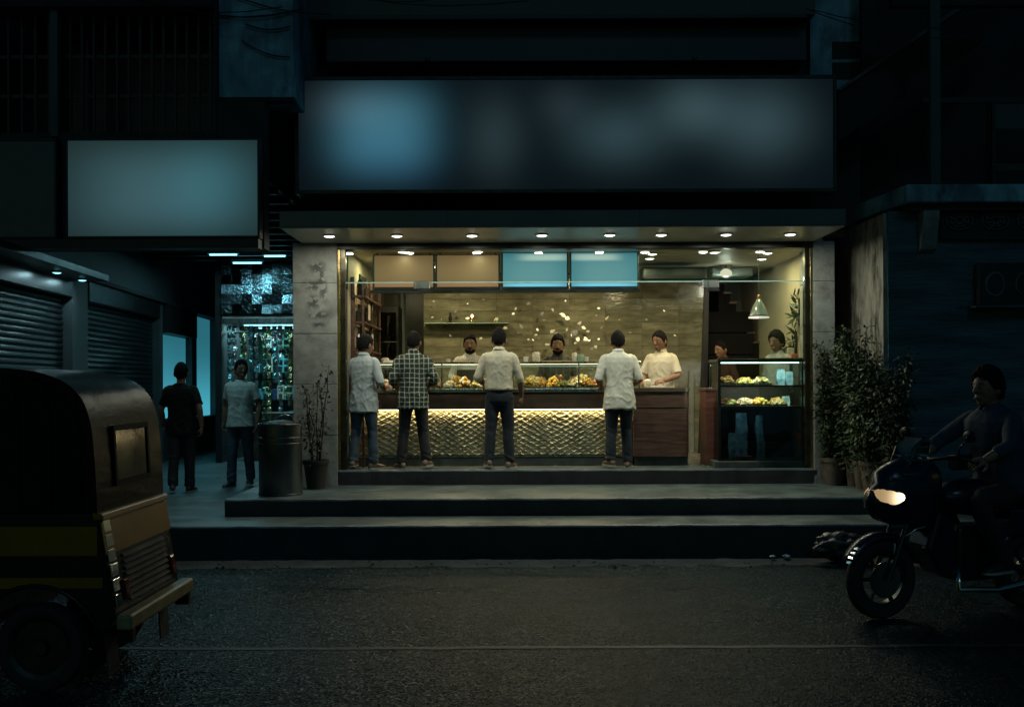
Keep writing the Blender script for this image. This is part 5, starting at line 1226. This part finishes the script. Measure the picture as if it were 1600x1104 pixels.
    if collar:
        cb = MB()
        n = 20; vs = []
        for i in range(n+1):
            a = R(100) + R(340)*i/n
            for rr, dz in ((.064, .0), (.060, .036), (.066, .038), (.080, .004), (.078, -.004)):
                vs.append(TH((0,0,1.46))*0 + T((0,0,0))*0 + nk + Vector((math.cos(a)*rr*1.0, math.sin(a)*rr*.98-.002, dz-.006 - .012*math.sin(a))))
        cb.add(vs, [(i*5+q_, i*5+(q_+1) % 5, (i+1)*5+(q_+1) % 5, (i+1)*5+q_) for i in range(n) for q_ in range(5)] + [(4,3,2,1,0), tuple(range(n*5, n*5+5))])
        for v in cb.v: v *= k
        cb.build('collar', shirt, t, local=True, smooth=True)
    # --- trousers
    mb = MB(); rings(mb, [(.78,.10,.10,0), (.83,.160*g,.118*g,-.004), (.90,.166*g,.122*g,-.004), (.965,.160*g,.118*g,0), (.99,.156*g,.115*g,0)], 20, T if leg_pts[0][0] == 0 else None)
    for s, h, kn, an, fo in leg_pts:
        p, r = cr([h+Vector((0,0,.02)), h.lerp(kn, .4), kn, kn.lerp(an, .5), an+(an-kn).normalized()*.015], [.100, .090, .072, .068, .064]); mb.tube(p, r, 14)
    def tf(p):
        nk_ = max(0, 1-abs(p.z-.49)/.14); na = max(0, 1-abs(p.z-.13)/.13)
        return .007*noise.noise(Vector((p.x*7, p.y*7, p.z*5))+o3) + (.008*nk_+.014*na)*noise.noise(Vector((p.x*9, p.y*9, p.z*24+p.x*10))+o3)
    put(remesh(mb, .011, 2), 'trousers', trousers, t, k, tf)
    if tucked:
        bb = MB(); n = 28
        bb.tube([(math.cos(2*math.pi*i/n)*.168*g, math.sin(2*math.pi*i/n)*.127*g, .968) for i in range(n)], .014, 6, closed=True)
        for v in bb.v: v *= k
        bb.build('belt', SHOE2, t, local=True, smooth=True)
    if apron:
        ab = MB(); n = 14; vs = []
        for j in range(9):
            for i in range(n+1):
                a = R(25) + R(130)*i/n; z = .62+.62*j/8; vs.append((math.cos(a)*.20*g, math.sin(a)*.15*g + .004*math.sin(i*2.1+j), z))
        ab.add(vs, [(j*(n+1)+i, j*(n+1)+i+1, (j+1)*(n+1)+i+1, (j+1)*(n+1)+i) for j in range(8) for i in range(n)])
        for v in ab.v: v *= k
        ab.build('apron', apron, t, local=True, smooth=True)
    # --- shoes
    for s, h, kn, an, fo in leg_pts:
        MR = Matrix.Rotation(R(fo), 3, 'Z'); base = Vector((an.x, an.y, an.z-.085)); up = MB(); so = MB()
        secs = [(-.075,.022,.030), (-.06,.034,.072), (-.02,.038,.088), (.04,.040,.072), (.09,.046,.052), (.14,.044,.040), (.175,.028,.026), (.188,.010,.014)]; vs = []; n = 12
        for (y_, rx, hh) in secs:
            for i in range(n):
                a = 2*math.pi*i/n; vs.append(base + MR @ Vector((math.cos(a)*rx, y_, .012+hh*.5+math.sin(a)*hh*.5)))
        up.add(vs, [(j*n+i, j*n+(i+1) % n, (j+1)*n+(i+1) % n, (j+1)*n+i) for j in range(len(secs)-1) for i in range(n)] + [tuple(range(n)), tuple(range((len(secs)-1)*n, len(secs)*n))])
        poly = [(rx*1.08, y_) for y_, rx, hh in secs] + [(-rx*1.08, y_) for y_, rx, hh in reversed(secs)]
        so.add([base + MR @ Vector((p[0], p[1], zz)) for zz in (.001, .017) for p in poly], [tuple(range(len(poly))), tuple(range(len(poly), 2*len(poly)))] + [(i, (i+1) % len(poly), len(poly)+(i+1) % len(poly), len(poly)+i) for i in range(len(poly))])
        for m_ in (up, so):
            for v in m_.v: v *= k
        sh_ = up.build('shoe', shoes, t, local=True, smooth=True); so.build('sole', SOLE, sh_, local=True)
    return t

def px_at(px, y): return PX(px, y)
# customers, seen from behind, standing on the doorstep
WHITE1 = cloth('pale_blue_shirt', (.45,.50,.50)); CREAM1 = cloth('cream_shirt', (.60,.55,.42)); CREAM2 = cloth('off_white_shirt', (.60,.59,.50))
PLAID = pattern_cloth('plaid_shirt', (.025,.038,.032), [(0, 17, .30, (.06,.085,.07)), (2, 17, .30, (.06,.085,.07)), (0, 17, .12, (.55,.55,.45)), (2, 17, .12, (.55,.55,.45))])
STRIPE = pattern_cloth('striped_shirt', (.62,.60,.54), [(0, 42, .3, (.30,.30,.28))])
DARKP = pattern_cloth('dark_print_shirt', (.045,.055,.05), [(0, 11, .25, (.11,.10,.08)), (2, 13, .2, (.10,.07,.06))])
yy = .16
person('man in a pale blue shirt with rolled sleeves, leftmost customer on the doorstep', (PX(568, yy), yy, Z3), -24, 1.63, WHITE1, DENIM2, SHOE, ('low','front'), hem=.73, sleeve=.66, legs=.125, stride=.05, lean=2, turn=-14, tilt=8, seed=1, foot_out=22)
person('man in a dark checked shirt and black trousers, second customer from the left', (PX(646, yy), yy, Z3), 9, 1.67, PLAID, CHARC, SHOE, ('front','front'), hem=.745, sleeve=.72, legs=.155, stride=-.035, lean=4, turn=-16, tilt=10, seed=2, girth=1.03, foot_out=24)
person('man in a cream shirt tucked into dark belted trousers at the counter', (PX(780, yy), yy, Z3), -5, 1.70, CREAM1, DENIM, SHOE, ('front','swing'), tucked=True, sleeve=.60, legs=.125, stride=.045, lean=-1, turn=6, tilt=6, seed=3, foot_out=16)
person('man in an untucked off white shirt and dark jeans, rightmost customer', (PX(967, yy), yy, Z3), 5, 1.67, CREAM2, DENIM, SHOE, ('front','front'), hem=.735, sleeve=.52, legs=.115, stride=.03, lean=5, turn=-6, tilt=9, seed=4, girth=1.04, foot_out=18)
# servers behind the counter
person('bearded server in a striped white shirt and dark apron behind the counter', (PX(735, 1.62), 1.62, Z3), 178, 1.70, STRIPE, CHARC, SHOE2, ('work','work'), sleeve=.70, beard=True, tilt=8, seed=5, apron=CHARC, hem=.8)
person('bearded server in a dark patterned shirt bending forward behind the counter', (PX(872, 1.62), 1.62, Z3), 176, 1.68, DARKP, CHARC, SHOE2, ('work','work'), sleeve=.60, beard=True, tilt=5, lean=7, seed=6, hairk=2.4, hem=.8)
person('young server in a cream shirt packing an order at the wooden end counter', (PX(1033, 1.38), 1.38, Z3), 148, 1.72, cloth('cream_shirt_server', (.62,.58,.47)), CHARC, SHOE2, ('work','work'), sleeve=.45, turn=-12, tilt=9, seed=7, hairk=1.5, hem=.8)
person('woman with dark bushy hair standing behind the display case by the right wall', (PX(1216, 1.05), 1.05, Z3), 118, 1.69, cloth('white_collar_blouse', (.40,.40,.37)), CHARC, SHOE2, ('down','down'), sleeve=.45, turn=10, tilt=10, seed=8, hairk=3.6, hem=.8)
person('dim figure in dark clothes waiting before the stairs behind the display case', (PX(1130, 2.3), 2.3, Z3), 120, 1.63, cloth('dark_red_shirt', (.05,.022,.02)), CHARC, SHOE2, ('down','down'), sleeve=.5, tilt=12, seed=9, hem=.75)
# walkers in the passage
person('man all in dark clothes walking away in the passage, left of the two walkers', (PX(283, 1.0), 1.0, Z1), 6, 1.68, cloth('black_tee', (.007,.006,.006)), CHARC, SHOE2, ('swing','back'), sleeve=.40, collar=False, stride=.10, legs=.09, seed=10, hem=.78, curl=.9)
person('man in a pale grey tee shirt and jeans walking in the passage', (PX(376, 1.75), 1.75, Z1), 172, 1.73, cloth('pale_grey_tee', (.66,.68,.64)), DENIM2, SHOE2, ('down','back'), sleeve=.34, collar=False, turn=42, stride=.09, legs=.10, seed=11, hem=.82, curl=.8)

# ================================================================== AUTO RICKSHAW
XRR, YN, YF_ = -2.36, -6.40, -5.34
ar = thing('auto_rickshaw', 'black auto rickshaw with a yellow waist band and cream rear bumper at left', 'auto rickshaw', (-3.6, (YN+YF_)/2, 0))
hp0 = [(-5.0,1.66), (-4.6,1.80), (-4.1,1.86), (-3.3,1.88), (-2.85,1.865), (-2.62,1.82), (-2.49,1.74), (-2.42,1.62), (-2.385,1.42), (-2.365,1.04)]
hp, _r = cr([(x, 0, z) for x, z in hp0], [0]*len(hp0), 4); hp = [(p.x, p.z) for p in hp]
inner = [(x-.035*min(1, max(0, (x+2.9)/.45)), z-.035*min(1, max(0, (z-1.05)/.4))) for x, z in hp]
MB().prism(hp + list(reversed(inner)), YN, YF_, 'y').build('hood', MAT['hood_vinyl'], ar, auto=True)
for y0, y1 in ((YN+.005, YN+.03), (YF_-.03, YF_-.005)):
    MB().prism([(-2.92,1.84), (-2.64,1.795), (-2.52,1.72), (-2.455,1.60), (-2.42,1.40), (-2.40,1.04), (-2.95,1.04)], y0, y1, 'y').build('hood_side', MAT['canvas'], ar, bevel=.006)
for x in (-2.45, -2.62, -2.80): MB().tube([(x, YN-.003, 1.06), (x-.01, YN-.006, 1.40), (x-.04, YN-.003, 1.74 if x > -2.6 else 1.80)], .007, 5).build('hood_seam', MAT['canvas'], ar, smooth=True)
hl_ = lambda z: -2.365 - (z-1.04)*.053 + .004
rw = MB().prism([(hl_(1.20), 1.20), (hl_(1.20)+.006, 1.20), (hl_(1.5)+.006, 1.5), (hl_(1.5), 1.5)], YN+.28, YF_-.28, 'y').build('rear_window', pm('clear_vinyl', (.02,.02,.018), .12, var=.3, bump=.08, bscale=3), ar, bevel=.003)
for (a, b_, c, d) in ((YN+.25, YF_-.25, 1.17, 1.20), (YN+.25, YF_-.25, 1.50, 1.53), (YN+.25, YN+.28, 1.20, 1.50), (YF_-.28, YF_-.25, 1.20, 1.50)): MB().prism([(hl_(c), c), (hl_(c)+.014, c), (hl_(d)+.014, d), (hl_(d), d)], a, b_, 'y').build('trim', MAT['canvas'], rw)
wc = Vector((-2.72, 0, .26)); arch = [(wc.x + .37*math.cos(a), wc.z + .37*math.sin(a)) for a in [R(12+156*i/12) for i in range(13)]]
body = [(-2.262,.44), (-2.365,1.04), (-3.20,1.04), (-3.20,.42), (-3.10,.36)] + list(reversed(arch))
MB().prism(body, YN, YF_, 'y').build('rear_body', MAT['rick_black'], ar, bevel=.012, seg=2)
MB().box(-4.30, -3.20, YN+.02, YF_-.02, .30, .40).build('floor', MAT['rick_black'], ar)
MB().box(-3.75, -3.21, YN+.06, YF_-.06, .40, .72).build('passenger_seat', MAT['canvas'], ar, bevel=.04, seg=3)
MB().box(-3.30, -3.205, YN+.06, YF_-.06, .72, 1.25).build('seat_back', MAT['canvas'], ar, bevel=.03, seg=3)
MB().prism([(-4.30,.30), (-4.30,.95), (-4.95,1.05), (-5.10,.85), (-5.05,.45), (-4.75,.30)], YN+.12, YF_-.12, 'y').build('front_cowl', MAT['rick_black'], ar, bevel=.05, seg=3)
MB().prism([(-4.95,1.052), (-4.985,1.06), (-4.99,1.66), (-4.955,1.66)], YN+.14, YF_-.14, 'y').build('windscreen', MAT['glass_dark'], ar)
for y in (YN+.03, YF_-.06):
    MB().cyl((-4.93, y+.015, 1.0), (-4.85, y+.015, 1.72), .018, n=8).build('front_pillar', MAT['rick_black'], ar); MB().cyl((-3.25, y+.015, 1.03), (-3.22, y+.015, 1.83), .018, n=8).build('middle_pillar', MAT['rick_black'], ar)
MB().box(-4.22, -3.95, -6.05, -5.70, .40, .74).build('driver_seat', MAT['canvas'], ar, bevel=.03, seg=2)
MB().tube([(-4.6, -6.2, 1.03), (-4.65, -5.87, 1.10), (-4.6, -5.54, 1.03)], .015, 6).build('handlebar', MAT['darksteel'], ar, smooth=True)
MB().ellip((-5.10, -5.87, .78), (.05, .09, .09), 14, 10).build('headlight', MAT['chrome'], ar, smooth=True)
# yellow bands wrap the side and the rear
for z0_, z1_, m, nm in ((.80, .965, 'rick_yellow', 'waist_band'), (.615, .675, 'rick_yellow', 'lower_band')):
    for yb0, yb1 in ((YN-.004, YN-.0005), (YF_+.0005, YF_+.004)): MB().box(-3.19, -2.36+.03*(z0_ < .7)-.006, yb0, yb1, z0_, z1_).build(nm, MAT[m], ar)
sl = lambda z: -2.262 - (z-.44)*.1717
MB().prism([(sl(.80)+.002, .80), (sl(.80)+.010, .80), (sl(.985)+.010, .985), (sl(.985)+.002, .985)], YN+.005, YF_-.005, 'y').build('rear_band', MAT['rick_yellow'], ar)
MB().prism([(sl(1.0)-.03, 1.0), (sl(1.0)+.03, 1.0), (sl(1.04)+.03, 1.035), (sl(1.04)-.03, 1.045)], YN-.006, YF_+.006, 'y').build('rear_ledge', MAT['rick_yellow'], ar, bevel=.006)
for i in range(8):
    z = .50+.036*i; MB().prism([(sl(z)+.002, z), (sl(z)+.020, z+.004), (sl(z+.024)+.002, z+.024)], YN+.22, YF_-.16, 'y').build('louvre_slat', MAT['rubber'], ar)
for i in range(6):
    z = .50+.085*i; MB().prism([(sl(z)+.003, z), (sl(z)+.012, z), (sl(z+.07)+.012, z+.07), (sl(z+.07)+.003, z+.07)], YN+.025, YN+.125, 'y').build('reflector_plate', MAT['chrome'], ar, bevel=.003)
for y in (YN+.165, YF_-.11): MB().prism([(sl(.52)+.002, .52), (sl(.52)+.03, .525), (sl(.64)+.03, .635), (sl(.64)+.002, .64)], y-.03, y+.035, 'y').build('tail_light', pm('red_lens', (.14,.012,.01), .15), ar, bevel=.006)
bp_ = MB().box(-2.255, -2.165, YN-.02, YF_+.02, .375, .465).build('rear_bumper', MAT['cream'], ar, bevel=.018, seg=3)
MB().box(-2.262, -2.175, YN+.02, YN+.07, .30, .374).build('bracket', MAT['rick_black'], bp_); MB().box(-2.262, -2.175, YF_-.07, YF_-.02, .30, .374).build('bracket', MAT['rick_black'], bp_)
def wheel(parent, c, rad, wid, name='wheel', spokes=0, axis_rot=0, local=False, rimm='darksteel'):
    w = bpy.data.objects.new(name, None); COL.objects.link(w); w.parent = parent; w.location = Vector(c) - (Vector((0,0,0)) if local else wloc(parent))
    MX_ = Matrix.Rotation(R(90), 3, 'X'); n = 28
    prof = [(rad*.70, -wid*.42), (rad*.80, -wid*.5), (rad*.93, -wid*.46), (rad*.985, -wid*.25), (rad, 0), (rad*.985, wid*.25), (rad*.93, wid*.46), (rad*.80, wid*.5), (rad*.70, wid*.42)]
    tb = MB(); tb.lathe((0,0,0), prof, n, MX_); tb.f = [f for f in tb.f if len(f) == 4]; tb.mi = [0]*len(tb.f); tb.build('tyre', MAT['rubber'], w, local=True, auto=True)
    rm = MB(); rm.lathe((0,0,0), [(rad*.60, -wid*.30), (rad*.71, -wid*.40), (rad*.71, wid*.40), (rad*.60, wid*.30), (rad*.60, -wid*.30)], n, MX_); rm.f = [f for f in rm.f if len(f) == 4]
    rm.lathe((0,0,0), [(rad*.16, -wid*.45), (rad*.2, -wid*.3), (rad*.2, wid*.3), (rad*.16, wid*.45)], 14, MX_)
    if spokes:
        for i in range(spokes):
            a = 2*math.pi*i/spokes; d = Vector((math.cos(a), 0, math.sin(a))); rm.tube([d*rad*.17, d*rad*.42 + Vector((0,.01,0)), d*rad*.63], [.020, .015, .018], 6)
    else: rm.lathe((0,0,0), [(.0005, -wid*.18), (rad*.4, -wid*.30), (rad*.62, -wid*.2), (rad*.62, wid*.2), (.0005, wid*.2)], n, MX_)
    rm.mi = [0]*len(rm.f); rm.build('rim', MAT[rimm], w, local=True, auto=True); return w
wheel(ar, (-2.72, YN+.09, .26), .26, .11); wheel(ar, (-2.72, YF_-.09, .26), .26, .11); wheel(ar, (-4.72, -5.87, .24), .24, .10, 'front_wheel')
for y in (YN+.03, YF_-.19): MB().prism([(-2.345,.40), (-2.335,.40), (-2.315,.10), (-2.325,.10)], y, y+.16, 'y').build('mud_flap', MAT['rubber'], ar)
MB().box(-2.70, -2.40, -5.95, -5.75, .22, .36).build('engine', MAT['darksteel'], ar, bevel=.02)
MB().cyl((-2.72, YN+.10, .26), (-2.72, YF_-.10, .26), .03, n=10).build('axle', MAT['darksteel'], ar)
# wheel arch lip
MB().tube([(p[0], YN-.004, p[1]) for p in arch], .014, 6).build('arch_lip', MAT['rick_black'], ar, smooth=True)

# ================================================================== MOTORCYCLE AND RIDER
ym = -4.63; s_ = S(ym); TH_ = R(18); O = Vector((PX(1375, ym), ym, 0))
mc = thing('motorcycle', 'dark blue motorcycle with its headlight on, ridden past at right', 'motorcycle', O, None, TH_)
ct = math.cos(TH_)
def bx_(px): return (px-1375)/s_/ct
def bz_(py): return HC+(600-py)/s_
def part(mb, name, mat, parent=mc, **kw): return mb.build(name, mat, parent, local=True, **kw)
wheel(mc, (0, 0, .300), .300, .095, 'front_wheel', 6, local=True); wheel(mc, (1.36, 0, .300), .300, .11, 'rear_wheel', 6, local=True)
part(MB().cyl((0,-.055,.30), (0,-.048,.30), .135, n=24), 'brake_disc', MAT['steel'])
for y in (-.085, .085): part(MB().cyl((0, y, .30), (bx_(1442)*.9, y*.9, 1.02), .019, .024, n=10), 'fork_leg', MAT['darksteel'])
fd = MB(); vs = []; n = 18
for i in range(n+1):
    a = R(15 + 138*i/n)
    for (yo_, rr) in ((-.075, .315), (-.05, .345), (0, .355), (.05, .345), (.075, .315)): vs.append((math.cos(a)*rr, yo_, .30+math.sin(a)*rr))
fd.add(vs, [(i*5+q_, i*5+q_+1, (i+1)*5+q_+1, (i+1)*5+q_) for i in range(n) for q_ in range(4)])
f_ = part(fd, 'front_fender', MAT['navy'], smooth=True); f_.modifiers.new('solid', 'SOLIDIFY').thickness = .006
for i in range(4):
    a = R(136+6.5*i); c, s2 = math.cos(a), math.sin(a); rr = .352
    part(MB().box(-.004, .004, -.052, .0, -.010, .010), 'reflector_strip', MAT['chrome'], f_).matrix_local = Matrix.Translation((c*rr, -.022, .30+s2*rr)) @ Matrix.Rotation(-a, 4, 'Y')
cw = MB(); vs = []; n = 20; secs = [(1351,786,.02,.03), (1356,786,.075,.085), (1368,785,.115,.140), (1388,783,.142,.215), (1412,780,.152,.268), (1440,774,.150,.285), (1462,764,.13,.200), (1474,758,.08,.12)]
for (px, py, hw, hh) in secs:
    for i in range(n):
        a = 2*math.pi*i/n; vs.append((bx_(px) - .10*math.sin(a)*(hh > .2), math.copysign(abs(math.cos(a))**.8, math.cos(a))*hw, bz_(py) - math.sin(a)*hh*-1))
cw.add(vs, [(j*n+i, j*n+(i+1) % n, (j+1)*n+(i+1) % n, (j+1)*n+i) for j in range(len(secs)-1) for i in range(n)] + [tuple(range(n)), tuple(range((len(secs)-1)*n, len(secs)*n))])
part(cw, 'headlight_cowl', MAT['navy'], smooth=True)
hl = glow('headlight_lens', (.34,.22,.10), [(.05, .085, .085, .06, (3.4,2.6,1.6), 2)], 1.0, (.3,.25,.2), .15)
lens = MB().ellip((0,0,.085), (.165, .152, .100), 28, 18); o = part(lens, 'headlight', hl, smooth=True); o.location = (bx_(1386), 0, bz_(777)-.085)
lamp('headlight_beam', 'SPOT', (0,0,0), 2.0, (1,.80,.52), .04, rot=(0, R(72), R(180)), spot=R(58), blend=.8); bpy.data.objects['headlight_beam'].parent = mc; bpy.data.objects['headlight_beam'].location = (bx_(1385)-.14, 0, bz_(777))
part(MB().prism([(bx_(1404),bz_(734)), (bx_(1418),bz_(700)), (bx_(1440),bz_(684)), (bx_(1452),bz_(690)), (bx_(1446),bz_(716))], -.11, .11, 'y'), 'fly_screen', MAT['glass_dark'], bevel=.02, seg=2)
for i in range(3): part(MB().box(bx_(1406+5*i), bx_(1438+3*i), -.116, -.108, bz_(722-10*i), bz_(719-10*i)), 'reflector_strip', MAT['chrome'])
for i in range(2): part(MB().box(bx_(1372+22*i), bx_(1400+22*i), -.137, -.130, bz_(749-6*i), bz_(745-6*i)), 'reflector_strip', MAT['chrome'])
part(MB().box(bx_(1372), bx_(1402), -.137, -.130, bz_(823), bz_(818)), 'reflector_strip', MAT['chrome'])
part(MB().tube([(bx_(1400), -.12, bz_(838)), (bx_(1418), -.135, bz_(826)), (bx_(1442), -.14, bz_(822))], .008, 6), 'chrome_trim', MAT['chrome'], smooth=True)
part(MB().tube([(bx_(1490), -.36, bz_(722)), (bx_(1478), -.20, bz_(716)), (bx_(1466), 0, bz_(722)), (bx_(1478), .20, bz_(716)), (bx_(1490), .36, bz_(722))], .013, 8), 'handlebar', MAT['darksteel'], smooth=True)
for s in (-1, 1):
    part(MB().tube([(bx_(1478), s*.22, bz_(718)), (bx_(1470), s*.28, bz_(700)), (bx_(1474), s*.32, bz_(690))], .006, 6), 'mirror_stalk', MAT['darksteel'], smooth=True)
    mi = part(MB().ellip((bx_(1476), s*.34, bz_(683)), (.016, .065, .045), 14, 10), 'mirror', MAT['rick_black'], smooth=True); part(MB().ellip((bx_(1476)+.010, s*.34, bz_(683)), (.010, .056, .037), 14, 10), 'mirror_back', MAT['chrome'], mi, smooth=True)
    part(MB().ellip((bx_(1440), s*.20, bz_(745)), (.035, .03, .025), 10, 8), 'turn_signal', pm('amber_lens', (.3,.12,.02), .2), smooth=True)
part(MB().box(bx_(1505), bx_(1540), -.05, .05, bz_(740), bz_(716)), 'instrument', MAT['rick_black'], bevel=.015)
part(MB().ellip((bx_(1535), 0, bz_(782)), (.29, .15, .135), 22, 14), 'fuel_tank', MAT['navy'], smooth=True)
part(MB().prism([(bx_(1585),bz_(800)), (bx_(1600),bz_(778)), (bx_(1700),bz_(776)), (bx_(1745),bz_(760)), (bx_(1760),bz_(775)), (bx_(1740),bz_(800))], -.13, .13, 'y'), 'seat', MAT['canvas'], bevel=.035, seg=3)
part(MB().prism([(bx_(1690),bz_(802)), (bx_(1600),bz_(806)), (bx_(1600),bz_(850)), (bx_(1700),bz_(840)), (bx_(1775),bz_(775)), (bx_(1765),bz_(776))], -.10, .10, 'y'), 'side_panel', MAT['navy'], bevel=.02, seg=2)
part(MB().prism([(bx_(1460),bz_(800)), (bx_(1440),bz_(860)), (bx_(1470),bz_(905)), (bx_(1500),bz_(900)), (bx_(1490),bz_(815))], -.12, .12, 'y'), 'leg_guard', MAT['navy'], bevel=.03, seg=2)
part(MB().box(bx_(1495), bx_(1580), -.13, .13, bz_(915), bz_(828)), 'engine', MAT['darksteel'], bevel=.03, seg=2)
for i in range(5): part(MB().box(bx_(1500), bx_(1560), -.145, .145, bz_(885-11*i), bz_(881-11*i)), 'cooling_fin', MAT['darksteel'])
part(MB().tube([(bx_(1500), -.10, bz_(890)), (bx_(1492), -.14, bz_(925)), (bx_(1560), -.16, bz_(930)), (bx_(1640), -.18, bz_(918)), (bx_(1740), -.19, bz_(890))], [.022, .022, .025, .04, .045], 10), 'exhaust', MAT['chrome'], smooth=True)
part(MB().tube([(bx_(1580), .09, bz_(895)), (1.36, .09, .30)], .025, 8), 'swing_arm', MAT['darksteel']); part(MB().tube([(bx_(1580), -.09, bz_(895)), (1.36, -.09, .30)], .025, 8), 'swing_arm', MAT['darksteel'])
fd = MB(); vs = []
for i in range(n+1):
    a = R(20 + 120*i/n)
    for (yo_, rr) in ((-.085, .33), (-.05, .36), (0, .37), (.05, .36), (.085, .33)): vs.append((1.36+math.cos(a)*rr, yo_, .30+math.sin(a)*rr))
fd.add(vs, [(i*5+q_, i*5+q_+1, (i+1)*5+q_+1, (i+1)*5+q_) for i in range(n) for q_ in range(4)])
part(fd, 'rear_fender', MAT['navy'], smooth=True).modifiers.new('solid', 'SOLIDIFY').thickness = .006
part(MB().tube([(bx_(1450), 0, bz_(735)), (bx_(1480), 0, bz_(800)), (bx_(1590), 0, bz_(815)), (bx_(1740), 0, bz_(800))], .03, 8), 'frame', MAT['darksteel'], smooth=True)
for s in (-1, 1): part(MB().cyl((bx_(1560), s*.12, bz_(905)), (bx_(1560), s*.26, bz_(905)), .014, n=8), 'foot_peg', MAT['rubber'])
part(MB().box(bx_(1775), bx_(1790), -.07, .07, bz_(790), bz_(772)), 'tail_light', pm('tail_lens', (.25,.015,.01), .2), bevel=.008)
part(MB().box(bx_(1385)-.13+.16, bx_(1385)+.04, -.06, .06, bz_(868), bz_(850)), 'number_plate', MAT['white'], bevel=.004)
# rider: seated, hands on the grips
Hr = 1.87; kr = Hr/1.70; hipx = 1.16; zr = .86 - .80*kr
rl = Matrix.Translation(O) @ Matrix.Rotation(TH_, 4, 'Z') @ Vector((hipx, 0, zr))
gy_ = (hipx - bx_(1490))/kr; gz_ = (bz_(724)-zr)/kr
la = [((s*.33, gy_*.52, gz_+.11), (s*.285, gy_-.085, gz_+.015), (s*.12, 1, -.12)) for s in (-1, 1)]
fx = (hipx - bx_(1560))/kr; fz = (bz_(905)-zr)/kr
lp = [(s, Vector((s*.10, .02, .86)), Vector((s*.20, .40, .80)), Vector((s*.185, fx-.02, fz+.10)), s*-6) for s in (-1, 1)]
person('bare headed rider in a navy shirt on the moving motorcycle', rl, math.degrees(TH_)+90, Hr, cloth('navy_shirt', (.035,.055,.085)), CHARC, SHOE2, la, hem=.86, sleeve=.80, lean=13, tilt=2, seed=13, girth=1.16, hairk=3.2, leg_pts=lp, curl=1.1)
